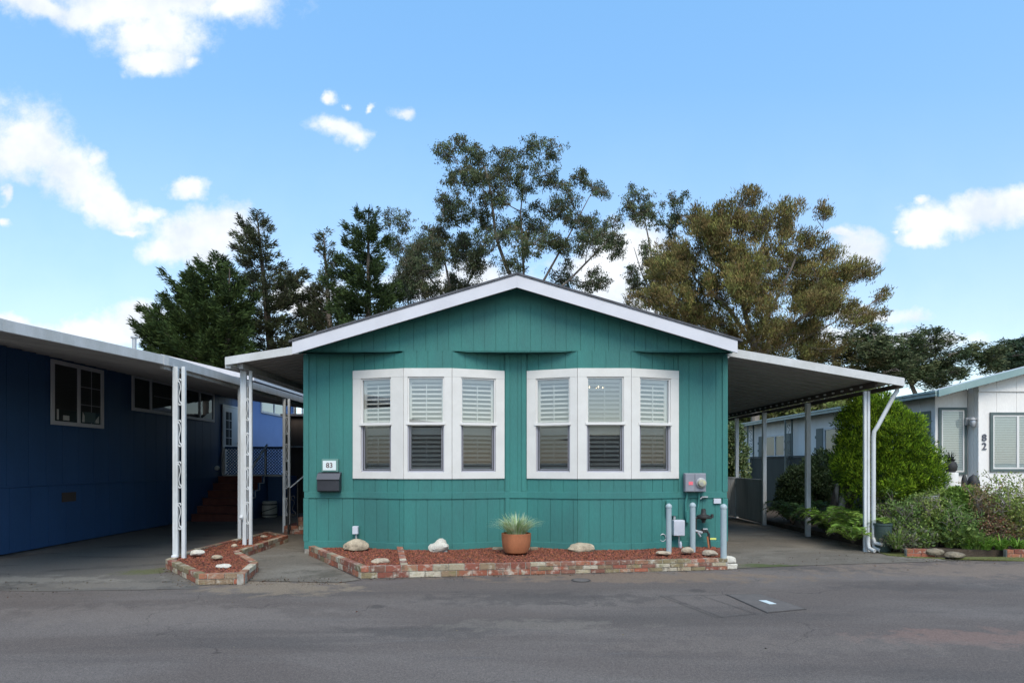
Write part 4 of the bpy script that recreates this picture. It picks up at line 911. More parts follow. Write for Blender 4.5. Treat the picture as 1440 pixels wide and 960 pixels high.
# ------------------------------------------------------------------ white house (right)
wh = thing('mobile_home', 'white mobile home on the right with dark green window trim', 'house', (11.5, 16, 0))
WX = 9.1; wr = lambda x: 2.994 + min(x - 8.82, 16.38 - x) * .262
m = M()
f1 = Seg((9.8, 12.7), (12.6, 12.7)); siding(m, f1, 0, f1.L, 0, lambda u_: wr(9.8 + u_) - .12, pitch=.41, gap=.007, depth=.007)
f1b = Seg((12.6, 12.7), (16.0, 12.7)); siding(m, f1b, 0, f1b.L, 0, lambda u_: wr(12.6 + u_) - .12, pitch=.41, gap=.007, depth=.007)
f2 = Seg((9.8, 13.0), (9.8, 12.7)); siding(m, f2, 0, .3 - .062, 0, wr(9.8) - .14, pitch=.2)
f3 = Seg((9.1, 13.0), (9.8, 13.0)); siding(m, f3, 0, .7, 0, lambda u_: wr(9.1 + u_) - .12, pitch=.35, gap=.007, depth=.007)
f4 = Seg((9.1, 25), (9.1, 13.0)); siding(m, f4, 0, 12 - .062, 0, 2.95, pitch=.41, gap=.007, depth=.007)
m.box(9.2, 16, 24.9, 25, 0, 3.0); m.box(15.95, 16, 12.8, 24.9, 0, 3.0)
m.build('wall', 'cream_wall', wh)
m = M(); m.box(9.79, 16, 12.672, 12.698, 2.985, 3.03); m.build('band', 'cream_wall', wh)
m = M()
for a, b in ((8.82, 12.6), (12.6, 16.38)): m.prism_xz([(a, wr(a) + .0), (b, wr(b)), (b, wr(b) - .03), (a, wr(a) - .03)], 12.48, 13.0)
wl_ = lambda x: 2.992 + min(x - 8.82, 16.38 - x) * .07
for a, b in ((8.82, 12.6), (12.6, 16.38)): m.prism_xz([(a, wl_(a)), (b, wl_(b)), (b, wl_(b) - .03), (a, wl_(a) - .03)], 13.01, 25.4)
m.build('roof', 'awning_white', wh)
m = M()
for a, b in ((8.78, 12.6), (12.6, 16.42)): m.prism_xz([(a, wr(a) + .015), (b, wr(b) + .015), (b, wr(b) - .13), (a, wr(a) - .13)], 12.43, 12.475)
m.build('fascia', 'green_gutter', wh, bevel=.004)
m = M(); m.box(8.74, 8.81, 12.48, 25.4, 2.87, 2.985); m.box(8.71, 8.74, 12.45, 25.4, 2.94, 2.988); m.build('gutter', 'green_gutter', wh, bevel=.004)
m = M(); m.prism_xz([(8.82, 2.90), (9.08, 2.90), (9.08, 2.91), (8.82, 2.91)], 12.99, 25.2)
m.build('soffit', 'green_trim', wh)
def front_window(parent, x0, x1, z0, z1, y, trim, mull=None, slats=28, tw=.055, blind='mini_blind'):
    m = M(); m.box(x0, x1, y - .03, y, z1 - tw, z1); m.box(x0, x1, y - .03, y, z0, z0 + tw); m.box(x0, x0 + tw, y - .03, y, z0 + tw, z1 - tw); m.box(x1 - tw, x1, y - .03, y, z0 + tw, z1 - tw)
    wdw = m.build('window', trim, parent)
    a, b, c, d_ = x0 + tw, x1 - tw, z0 + tw, z1 - tw; fw = .03
    m = M(); m.box(a, b, y - .022, y - .002, d_ - fw, d_); m.box(a, b, y - .022, y - .002, c, c + fw); m.box(a, a + fw, y - .022, y - .002, c + fw, d_ - fw); m.box(b - fw, b, y - .022, y - .002, c + fw, d_ - fw)
    for q in (mull or []): m.box(q - .025, q + .025, y - .024, y - .002, c + fw, d_ - fw)
    m.build('frame', 'sash_white', wdw)
    m = M(); n = slats
    for k in range(n):
        z = c + fw + (d_ - c - 2 * fw) * (k + .5) / n; h = (d_ - c - 2 * fw) / n * .42
        m.hexa([(a + fw, y - .004, z - h), (b - fw, y - .004, z - h), (b - fw, y - .003, z - h), (a + fw, y - .003, z - h), (a + fw, y - .012, z + h), (b - fw, y - .012, z + h), (b - fw, y - .011, z + h), (a + fw, y - .011, z + h)])
    m.build('blind', blind, wdw)
    m = M(); m.add([(a + fw, y - .0015, c), (b - fw, y - .0015, c), (b - fw, y - .0015, d_), (a + fw, y - .0015, d_)], [(0, 1, 2, 3)]); m.build('room', 'dark_interior', wdw)
    m = M(); m.add([(a + fw, y - .016, c + fw), (b - fw, y - .016, c + fw), (b - fw, y - .016, d_ - fw), (a + fw, y - .016, d_ - fw)], [(0, 1, 2, 3)]); m.build('pane', 'glass_plain', wdw)
front_window(wh, 10.03, 11.5, 1.31, 2.55, 12.695, 'green_trim', [10.61], 30)
front_window(wh, 9.165, 9.765, 1.24, 2.68, 12.995, 'green_trim', None, 34)
side_window(wh, 9.095, 13.12, 13.95, 1.3, 2.62, muls=(), sgn=-1, trim='green_trim', fr=.07, back='curtain')
def shut_win(ya, yb, za, zb):
    wdw = side_window(wh, 9.095, ya, yb, za, zb, muls=(.45,), sgn=-1, trim='door_white', fr=.06, back='curtain')
    for (a, b) in ((ya - .42, ya - .03), (yb + .03, yb + .42)):
        m = M(); m.box(9.06, 9.095, a, b, za, zb)
        for z in (za + .25, zb - .25): m.box(9.045, 9.06, a - .03, b + .03, z - .04, z + .04)
        m.build('shutter', 'green_trim', wdw)
shut_win(20.1, 21.8, 1.68, 2.45); shut_win(15.9, 17.6, 1.65, 2.5)
for (y) in (19.4, 22.5):
    ornate_post(wh, 8.88, y, 0, 2.88, w_=.26, ln=.05, mats='green_trim', first=.5, seg=.5, sc=2.4)
dg_ = thing('digits_sign', 'ornate grey house number 82 set vertically beside the white home window', 'sign', ((1383.5 - HX) * 12.7 / F, 12.68, 1.9))
for ch_, zz in (('8', 1.5 + (650 - 615.5) * 12.7 / F), ('2', 1.5 + (650 - 627.5) * 12.7 / F)):
    text_mesh(ch_, .205, 'digit', 'digit_grey', dg_, ((1383.5 - HX) * 12.7 / F, 12.685, zz), extrude=.006)
wl = thing('wall_lantern', 'small galvanised wall lantern beside the recessed window of the white home', 'lantern', (9.79, 12.95, 2.35))
m = M(); m.box(9.70, 9.79, 12.90, 12.94, 2.30, 2.46); m.tube([(9.74, 12.90, 2.42), (9.74, 12.80, 2.42)], .02); m.build('bracket', 'galv', wl)
M().lathe([(.03, 0), (.045, .02), (.06, .10), (.05, .14), (.075, .15), (.04, .19), (.01, .21)], (9.74, 12.78, 2.25), 14).build('lamp_body', 'galv', wl, smooth=True)
fn = thing('porch_fence', 'dark green board fence along the porch of the white home', 'fence', (8.9, 18, 0))
m = M(); y = 14.4
while y < 22.5: m.box(8.9, 8.92, y, y + .145, 0, 1.66); y += .15
m.build('boards', 'dark_green_fence', fn)
M().box(8.87, 8.95, 14.35, 22.55, 1.665, 1.71).build('top_rail', 'dark_green_fence', fn)
gt = thing('driveway_gate', 'weathered grey board gate across the end of the right driveway', 'gate', (5, 16.3, 0))
m = M(); x = 3.62
while x < 6.0: m.box(x, x + .115, 16.30, 16.32, .06, 1.07); x += .12
m.build('boards', 'gate_wood', gt)
m = M(); m.box(3.6, 6.1, 16.325, 16.36, .2, .28); m.box(3.6, 6.1, 16.325, 16.36, .85, .93); m.box(3.6, 6.1, 16.28, 16.34, 1.075, 1.11); m.build('rail', 'gate_wood', gt)
gp = thing('side_fence', 'low grey board fence between the two rear carport posts', 'fence', (6.1, 15.4, 0))
m = M(); y = 14.58
while y < 16.3: m.box(6.06, 6.08, y, y + .115, .05, 1.05); y += .12
m.build('boards', 'gate_wood', gp)
m = M(); m.box(6.03, 6.10, 14.55, 16.3, 1.055, 1.09); m.box(6.085, 6.11, 14.55, 16.3, .25, .32); m.build('rail', 'gate_wood', gp)

# ------------------------------------------------------------------ right garden
gbed = M(); gpoly = [(6.35, 10.2), (6.5, 9.66), (7.9, 9.70), (14, 9.5), (14, 12.65), (9.2, 12.65), (8.0, 13.5), (8.0, 25), (6.2, 25), (6.2, 12.5)]
gbed.prism(gpoly, -.01, .10); tag(gbed.build('garden_soil', 'soil'), kind='structure')
tag(M().prism([(6.9, 9.40), (8.05, 9.15), (9.2, 9.15), (9.2, 9.5), (7.6, 9.56), (6.9, 9.55)], -.003, .012).build('moss', 'moss'), 'green moss strip along the road edge of the right garden', 'moss', kind='stuff')
tag(M().prism([(6.05, 9.75), (6.3, 9.5), (6.75, 9.42), (6.6, 9.7), (6.4, 10.0), (6.1, 10.1)], -.003, .012).build('moss', 'moss'), 'small moss patch at the foot of the white downspout', 'moss', kind='stuff')
def edging(name, a, b, courses, label):
    m = M(); mo = M(); brick_run(m, a, b, 0, courses, .065, weights=[6, 5, 4, 2, 0, 0, 1, 1, 3], mort=mo)
    t = thing(name, label, 'edging', (a[0], a[1], 0)); m.build('bricks', 'brick', t, bevel=.003); mo.build('mortar', 'mortar', t)
edging('brick_edging', (6.27, 9.60), (6.68, 9.52), 2, 'short red brick edging beside the green bin at the right garden')
edging('brick_edging', (7.80, 9.52), (10.0, 9.35), 2, 'red brick edging at the far right end of the garden')
for i, (px, py, Y, w_, h_, lab) in enumerate(((1314, 776, 9.55, .26, .13, 'grey-brown garden rock next to the short brick edging'), (1342, 780, 9.48, .27, .10, 'low brown garden rock nearest the moss strip'))):
    c = P(px, py, Y); m = M(); m.rock((c.x, c.y, c.z), w_ / 2, .13, h_ / 2, 20 + i); tag(m.build('rock', 'garden_rock', smooth=True, origin=(c.x, c.y, 0)), lab, 'rock', 'rocks edging the right garden')
bn = thing('garden_bin', 'dark green plastic tub behind the white downspout', 'bin', (6.13, 10.3, 0))
bcx = (1241 - HX) * 10.1 / F
bn.location = (bcx, 10.1, 0); M().lathe([(.115, .02), (.125, .04), (.14, .45), (.15, .46), (.15, .49), (.13, .49), (.12, .40), (.01, .40)], (bcx, 10.1, 0), 24).build('tub', 'bin_green', bn, smooth=True)
pd = thing('pedestal_planter', 'cream cylinder pedestal with a dark urn in front of the white home', 'planter', (P(1337, 0, 11.9).x, 11.9, 0)); pdx = pd.location.x
M().lathe([(.12, 0), (.12, .9), (.125, 1.0), (.125, 1.30), (.10, 1.305), (.02, 1.305)], (pdx, 11.9, 0), 20).build('pedestal', 'cream_wall', pd, smooth=True)
M().lathe([(.07, 0), (.10, .04), (.115, .12), (.09, .20), (.06, .22), (.09, .26), (.03, .26)], (pdx, 11.9, 1.306), 16).build('urn', 'iron_black', pd, smooth=True)
V_, F_, C_ = blades(pdx, 11.9, 1.52, 26, .26, .14, [(.03, .035, .03), (.05, .06, .05)], .02, seed=4, base_r=.04); np_mesh('succulent', V_, F_, C_, 'leaf', pd)
vs = thing('garden_vase', 'white rounded vase among the geraniums', 'vase', (P(1348, 0, 11.3).x, 11.3, 0)); vx = vs.location.x
M().lathe([(.10, 0), (.16, .2), (.18, .6), (.17, .85), (.13, .97), (.06, 1.02), (.02, 1.03)], (vx, 11.3, 0), 20).build('vase_body', 'sign_white', vs, smooth=True)
M().lathe([(.03, 0), (.035, .02), (.005, .05)], (vx, 11.3, 1.03), 12).build('vase_lid', 'galv', vs, smooth=True)
bh = thing('garden_bench', 'plain grey bench half hidden in front of the white home', 'bench', (P(1310, 0, 11.6).x, 11.6, 0)); bx_ = bh.location.x
M().box(bx_ - .33, bx_ + .33, 11.45, 11.85, .66, .86).build('seat', 'bench_grey', bh, bevel=.01)
for dx in (-.27, .2): M().box(bx_ + dx, bx_ + dx + .07, 11.5, 11.8, 0, .66).build('leg', 'bench_grey', bh)
for (px, lab, r_) in ((1369, 'dark round stone ball ornament beside the pedestal planter', .10), (1356, 'small dark figurine ornament behind the geraniums', .05)):
    x = (px - HX) * 12.2 / F; m = M()
    m.lathe([(.03, 0), (.04, .9), (r_, .98), (r_ * 1.1, 1.1), (r_ * .8, 1.2), (.01, 1.26)], (x, 12.2, 0), 14); tag(m.build('garden_ornament', 'iron_black', smooth=True, origin=(x, 12.2, 0)), lab, 'ornament')

# ---- foliage helpers
def leafy(name, label, cat, base, lobes, n, cols, lsize=(.05, .03), mode='rand', group=None, stems=6, stem_mat='dark_bark', shell=.5, seed=1, stem_r=.012, material='leaf', tuft=1, trunk=None):
    """bush: lobes = world ellipsoids (x,y,z,rx,ry,rz)"""
    rng = np.random.default_rng(seed); t = thing(name, label, cat, base, group)
    Lv = Leaves(); vol = np.array([l[3] * l[4] * l[5] for l in lobes]) ** .75; vol = vol / vol.sum()
    for l, fr in zip(lobes, vol):
        k = max(4, int(n * fr / tuft)); dirs = nrm(rng.normal(size=(k, 3))); rad = rng.uniform(0, 1, (k, 1)) ** (1 / 3) * (1 - shell) + shell * rng.uniform(.8, 1.06, (k, 1))
        hl = rng.uniform(.72, 1.2)
        lump = 1 + .16 * np.sin(dirs[:, :1] * 7 + l[0] * 5) * np.cos(dirs[:, 2:] * 6 + l[2] * 3)
        c = np.array(l[:3]) + dirs * rad * lump * np.array(l[3:6]); hue = palette(k, cols, rng) * hl
        for q in range(tuft):
            cc = c + rng.normal(size=c.shape) * lsize[0] * (.4 if tuft > 1 else 0)
            if mode == 'rand': a = dirs * .6 + rng.normal(size=c.shape) * .8 + [0, 0, .3]
            elif mode == 'up': a = dirs * .8 + [0, 0, .7] + rng.normal(size=c.shape) * .35
            else: a = rng.normal(size=c.shape) * .5 + [0, 0, -1]
            Lv.add(cc, a, lsize[0] * rng.uniform(.6, 1.3, k), lsize[1] * rng.uniform(.7, 1.2, k), hue * (1 + rng.uniform(-.15, .15, (k, 1))))
    Lv.build('foliage', t, material, rng)
    m = M(); rr = random.Random(seed); bx, by, bz = base
    if trunk:
        for (path, rs) in trunk: m.tube(path, rs, 8)
    for k in range(stems):
        l = lobes[k % len(lobes)]; e = Vector((l[0] + rr.uniform(-.6, .6) * l[3], l[1] + rr.uniform(-.6, .6) * l[4], l[2] + rr.uniform(0, .7) * l[5])); s_ = Vector((bx + rr.uniform(-.06, .06), by + rr.uniform(-.06, .06), bz))
        mid_ = (s_ + e) / 2 + Vector((rr.uniform(-.08, .08), rr.uniform(-.08, .08), .05)); m.tube([s_, mid_, e], [stem_r, stem_r * .7, stem_r * .3], 5)
    m.build('stems' if not trunk else 'trunk', stem_mat, t, smooth=True)
    return t
def PX(px, py, Y, rx, ry, rz):      # an ellipsoid whose centre and radii are read off the photograph at depth Y
    c = P(px, py, Y); k = Y / F; return (c.x, Y, c.z, rx * k, rz, ry * k)
# big bright shrub
sh = [PX(1240, 635, 11.5, 55, 62, .80), PX(1214, 618, 11.6, 32, 42, .6), PX(1252, 618, 11.3, 34, 40, .6), PX(1284, 662, 11.2, 34, 30, .5), PX(1196, 652, 11.6, 22, 36, .5), PX(1245, 678, 11.1, 46, 30, .5),
      PX(1225, 578, 11.5, 30, 18, .45), PX(1300, 672, 11.1, 22, 20, .35), PX(1210, 690, 11.4, 25, 20, .4)]
_r = random.Random(8)
for _ in range(95):
    l = sh[_r.randrange(8)]; a_ = _r.uniform(0, 6.283); e_ = _r.uniform(-.7, 1.4); q = (math.cos(a_) * math.cos(e_), -abs(math.sin(a_) * math.cos(e_)), math.sin(e_)); z_ = _r.uniform(.12, .24)
    sh.append((l[0] + q[0] * l[3] * .92, l[1] + q[1] * l[4] * .95, l[2] + q[2] * l[5] * .92, z_, z_, z_ * .8))
leafy('round_shrub', 'large bright green rounded juniper shrub behind the front carport post', 'shrub', (6.55, 11.9, 0), sh, 110000, [(.17, .27, .014), (.12, .21, .013), (.28, .39, .025), (.06, .12, .01), (.035, .06, .01)], (.06, .014), 'up', stems=14, seed=3, shell=.72, tuft=5,
      trunk=[([(6.45, 11.9, 0), (6.42, 11.8, .5), (6.5, 11.6, 1.0), (6.7, 11.5, 1.5)], [.19, .15, .12, .06]), ([(6.4, 11.85, 0), (6.25, 11.75, .6), (6.3, 11.7, 1.1)], [.10, .08, .04])], stem_mat='streaked_bark', material='leaf_needle')
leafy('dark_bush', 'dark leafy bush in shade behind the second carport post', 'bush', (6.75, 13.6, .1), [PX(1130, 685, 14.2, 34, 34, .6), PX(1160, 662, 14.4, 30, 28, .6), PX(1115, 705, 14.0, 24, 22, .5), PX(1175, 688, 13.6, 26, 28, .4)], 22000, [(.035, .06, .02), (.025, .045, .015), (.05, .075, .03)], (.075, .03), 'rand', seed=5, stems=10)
leafy('pale_leaf_bush', 'pale speckled leafy bush by the far gate at the corner of the teal home', 'bush', (6.6, 18.4, 0), [PX(1030, 640, 18.4, 20, 30, .6), PX(1028, 610, 18.3, 16, 20, .5), PX(1040, 665, 18.2, 14, 18, .4), PX(1010, 650, 18.6, 20, 40, .6)], 9000, [(.12, .17, .06), (.22, .25, .12), (.06, .10, .03)], (.10, .05), 'rand', seed=6)
def fern(cx, cy, cz, n, ln, cols, seed, label, group='ferns along the right driveway'):
    rng = np.random.default_rng(seed); t = thing('fern', label, 'fern', (cx, cy, cz), group); Lv = Leaves(); m = M()
    for i in range(n):
        a = rng.uniform(0, 2 * math.pi); d_ = np.array([math.cos(a), math.sin(a), 0]); s_ = np.array([-math.sin(a), math.cos(a), 0]); l = ln * rng.uniform(.65, 1.1) * .9; rise = rng.uniform(1.0, 1.9)
        ts = np.linspace(0, 1, 26); path = np.array([cx, cy, cz]) + d_ * (ts[:, None] * l * .85) + np.array([0, 0, 1]) * (l * rise * (ts - .72 * ts ** 2.2))[:, None]
        m.tube([Vector(p) for p in path[::5]], .004, 4, cap=False)
        col = palette(1, cols, rng)[0]
        for sg_ in (-1, 1):
            p = path[4:]; w_ = l * .20 * np.sin(np.clip((ts[4:] * 1.05), 0, 1) * math.pi) ** .7 + .01
            Lv.add(p, s_ * sg_ + d_ * .35 + rng.normal(size=(len(p), 3)) * .1 + [0, 0, .15], w_, np.full(len(p), l * .035), col * (1 + rng.uniform(-.15, .15, (len(p), 1))))
    Lv.build('fronds', t, 'leaf', rng); m.build('stalks', 'dark_bark', t)
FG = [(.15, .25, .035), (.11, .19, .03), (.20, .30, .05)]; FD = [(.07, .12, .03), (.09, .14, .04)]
for i, (px, py, Y, ln, cols, lab) in enumerate((
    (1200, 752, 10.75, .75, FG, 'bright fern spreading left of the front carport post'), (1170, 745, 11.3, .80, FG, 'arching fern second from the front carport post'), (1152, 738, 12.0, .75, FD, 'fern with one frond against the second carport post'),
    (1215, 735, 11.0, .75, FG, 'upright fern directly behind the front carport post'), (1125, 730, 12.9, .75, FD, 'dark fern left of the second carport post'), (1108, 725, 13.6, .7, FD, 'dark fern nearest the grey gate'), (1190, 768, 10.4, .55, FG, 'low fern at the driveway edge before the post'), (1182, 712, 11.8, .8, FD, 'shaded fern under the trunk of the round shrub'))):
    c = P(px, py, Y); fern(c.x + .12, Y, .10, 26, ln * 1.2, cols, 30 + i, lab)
GB = [(.13, .20, .04), (.19, .27, .06), (.08, .13, .035), (.25, .32, .08)]
PG = [(.18, .19, .12), (.13, .15, .08), (.25, .23, .17)]
bushes = [
 ('low_shrub', 'low mixed green shrub beside the green tub', [PX(1265, 742, 10.3, 30, 18, .35), PX(1290, 755, 10.0, 28, 14, .25), PX(1250, 722, 10.6, 22, 14, .3)], 2300, GB + PG, (.07, .034)),
 ('succulent_bush', 'bright green succulent bush behind the garden rocks', [PX(1330, 742, 10.2, 38, 18, .35), PX(1350, 754, 9.9, 30, 14, .25), PX(1305, 735, 10.3, 24, 14, .3)], 2500, GB, (.08, .042)),
 ('geranium', 'light green geranium mound beneath the white vase', [PX(1352, 700, 10.9, 26, 16, .3), PX(1338, 712, 10.8, 22, 12, .3)], 4200, [(.20, .32, .05), (.26, .38, .08), (.14, .22, .04)], (.06, .045)),
 ('red_tip_bush', 'reddish brown leafed bush in the middle of the right garden', [PX(1385, 735, 10.3, 34, 20, .4), PX(1415, 732, 10.5, 34, 20, .4), PX(1400, 745, 10.0, 30, 16, .3)], 4200, [(.20, .13, .08), (.15, .10, .07), (.16, .17, .06), (.25, .10, .06)], (.045, .02)),
 ('yellow_shrub', 'yellow green shrub at the right edge of the photograph', [PX(1430, 735, 10.1, 26, 22, .35), PX(1445, 715, 10.3, 26, 18, .35)], 3200, [(.22, .26, .05), (.16, .19, .04), (.28, .28, .07)], (.05, .025)),
 ('grey_twig_bush', 'grey green twiggy bush below the round shrub', [PX(1265, 760, 9.95, 28, 12, .25), PX(1240, 705, 11.0, 20, 14, .3), PX(1290, 715, 10.8, 22, 16, .3)], 3400, PG + [(.12, .17, .06), (.20, .15, .12)], (.05, .018)),
 ('background_bush', 'mid green bush at the wall below the recessed window', [PX(1300, 690, 12.0, 30, 16, .35), PX(1285, 700, 11.8, 24, 14, .3)], 3200, GB, (.05, .03))]
for i, (nm, lab, lb, n, cols, ls) in enumerate(bushes):
    leafy(nm, lab, 'bush', (lb[0][0], lb[0][1], .08), lb, n, cols, ls, 'rand', seed=50 + i, stems=14, shell=.35, stem_r=.008, stem_mat='bark')
# twiggy leggy shrub in front of the white wall
def twiggy(name, label, base, tips, cols, seed, nl=14):
    rng = random.Random(seed); r2 = np.random.default_rng(seed); t = thing(name, label, 'shrub', base); m = M(); Lv = Leaves()
    for (tx, ty, tz) in tips:
        b = Vector(base) + Vector((rng.uniform(-.12, .12), rng.uniform(-.1, .1), 0)); e = Vector((tx, ty, tz)); pth = [b]
        for k in range(1, 6): q = b.lerp(e, k / 5) + Vector((rng.uniform(-.05, .05), rng.uniform(-.05, .05), rng.uniform(-.03, .04))); pth.append(q)
        m.tube(pth, [.012, .010, .008, .007, .006, .004], 5)
        for q in pth[2:]:
            for _ in range(3):
                e2 = q + Vector((rng.uniform(-.15, .15), rng.uniform(-.12, .12), rng.uniform(0, .18))); m.tube([q, (q + e2) / 2 + Vector((0, 0, .02)), e2], [.005, .004, .002], 4)
                c = np.array(e2) + r2.normal(size=(nl, 3)) * .03; Lv.add(c, r2.normal(size=(nl, 3)) + [0, 0, .5], r2.uniform(.03, .06, nl), r2.uniform(.015, .028, nl), palette(nl, cols, r2))
    m.build('stems', 'bark', t, smooth=True); Lv.build('foliage', t, 'leaf', r2)
rr = random.Random(3)
def tips(px0, px1, py0, py1, Y, n): return [tuple(P(rr.uniform(px0, px1), rr.uniform(py0, py1), Y + rr.uniform(-.3, .3))) for _ in range(n)]
twiggy('leggy_shrub', 'leggy jade shrub with bare grey stems against the white wall', (7.85, 10.7, .1), tips(1378, 1412, 675, 725, 10.9, 16), [(.22, .26, .05), (.15, .19, .04), (.30, .33, .10)], 61, 9)
twiggy('leggy_shrub', 'spreading leggy shrub with yellow leaves at the far right wall', (8.5, 10.7, .1), tips(1405, 1445, 690, 730, 10.9, 14), [(.26, .26, .05), (.18, .18, .05)], 62, 8)
for i_, (px_, py_, Y_, h_, sp_, lab_) in enumerate(((1262, 760, 9.85, .42, .34, 'spiky green tuft just right of the green tub'), (1300, 745, 10.0, .5, .36, 'spiky green tuft behind the two garden rocks'), (1335, 735, 10.0, .5, .34, 'spiky yellow green tuft in the centre of the right garden'), (1372, 752, 9.8, .42, .34, 'spiky green tuft left of the strap leaf clumps'))):
    x = (px_ - HX) * Y_ / F; t = thing('spiky_tuft', lab_, 'plant', (x, Y_, .1), 'spiky tufts in the right garden')
    V_, F_, C_ = blades(x, Y_, .1, 90, h_, sp_, [(.18, .26, .05), (.25, .33, .09), (.12, .18, .04)], .016, seed=120 + i_, droop=1.0, base_r=.07); np_mesh('leaves', V_, F_, C_, 'leaf', t)
YG = [(.20, .26, .05), (.14, .20, .04), (.28, .32, .09)]; GR = [(.10, .17, .04), (.16, .23, .06)]; RB = [(.22, .12, .07), (.16, .15, .06), (.26, .20, .08)]
for i_, (p0, p1, q0, q1, yy, bx, n_, cc_, lab_) in enumerate((
    (1255, 1295, 705, 735, 10.3, 1272, 16, GR, 'loose green shrub with pale twigs right of the green tub'), (1292, 1330, 700, 735, 10.2, 1312, 16, YG, 'loose yellow green shrub behind the two garden rocks'),
    (1330, 1368, 708, 738, 10.1, 1350, 14, GR, 'loose green shrub in front of the geranium mound'), (1368, 1408, 690, 730, 10.3, 1388, 18, RB, 'open reddish shrub with bare twigs in the middle of the right garden'),
    (1405, 1445, 680, 725, 10.2, 1425, 18, YG, 'open yellow leafed shrub above the right brick edging'))):
    twiggy('open_shrub', lab_, (P(bx, 0, yy).x, yy, .1), tips(p0, p1, q0, q1, yy, n_), cc_, 80 + i_, 12)
twiggy('leggy_shrub', 'small leggy plant between the vase and the pedestal', (7.9, 11.5, .1), tips(1352, 1378, 685, 712, 11.6, 8), [(.20, .24, .08), (.12, .15, .04)], 63, 7)
for i, (px, Y, lab) in enumerate(((1385, 9.75, 'clump of green strap leaves at the left end of the right brick edging'), (1408, 9.72, 'clump of green strap leaves over the right brick edging'), (1432, 9.7, 'clump of green strap leaves at the right border of the garden'), (1360, 9.85, 'small clump of strap leaves above the moss strip'))):
    x = (px - HX) * Y / F; t = thing('strap_leaf_plant', lab, 'plant', (x, Y, .1), 'strap leaf plants on the garden edge')
    V_, F_, C_ = blades(x, Y, .1, 70, .30, .34, [(.13, .26, .03), (.20, .34, .05), (.09, .18, .02)], .028, seed=70 + i, droop=1.3, base_r=.08); np_mesh('leaves', V_, F_, C_, 'leaf', t)

def litter():
    rng = np.random.default_rng(9); C0 = []
    def line(p, q, n, sp):
        t = rng.uniform(0, 1, (n, 1)); C0.append(np.array(p) * (1 - t) + np.array(q) * t + np.hstack([rng.normal(size=(n, 2)) * sp]))
    line((-3.85, 7.5), (-2.2, 7.6), 260, .13); line((6.1, 9.2), (9.5, 9.3), 420, .12); line((-1.9, 7.7), (3.0, 8.35), 220, .07); line((-8, 7.3), (-5, 7.2), 160, .3); line((3.3, 9.0), (6.5, 9.4), 120, .5); line((-4.9, 8.4), (-3.9, 7.3), 120, .08)
    line((6.2, 9.6), (6.2, 14), 320, .16); line((-6, 4), (6, 8), 45, 1.6)
    xy = np.vstack(C0); n = len(xy); Lv = Leaves(); a = rng.normal(size=(n, 3)); a[:, 2] = rng.uniform(-.05, .12, n)
    Lv.add(np.hstack([xy, np.full((n, 1), .012)]), a, rng.uniform(.010, .034, n), rng.uniform(.006, .015, n), palette(n, [(.10, .07, .04), (.05, .035, .02), (.20, .16, .10), (.12, .05, .03)], rng))
    o = Lv.build('leaf_litter', None, 'leaf', rng); tag(o, 'scattered dry leaf litter and grit along the road edges', 'litter', kind='stuff')
litter()

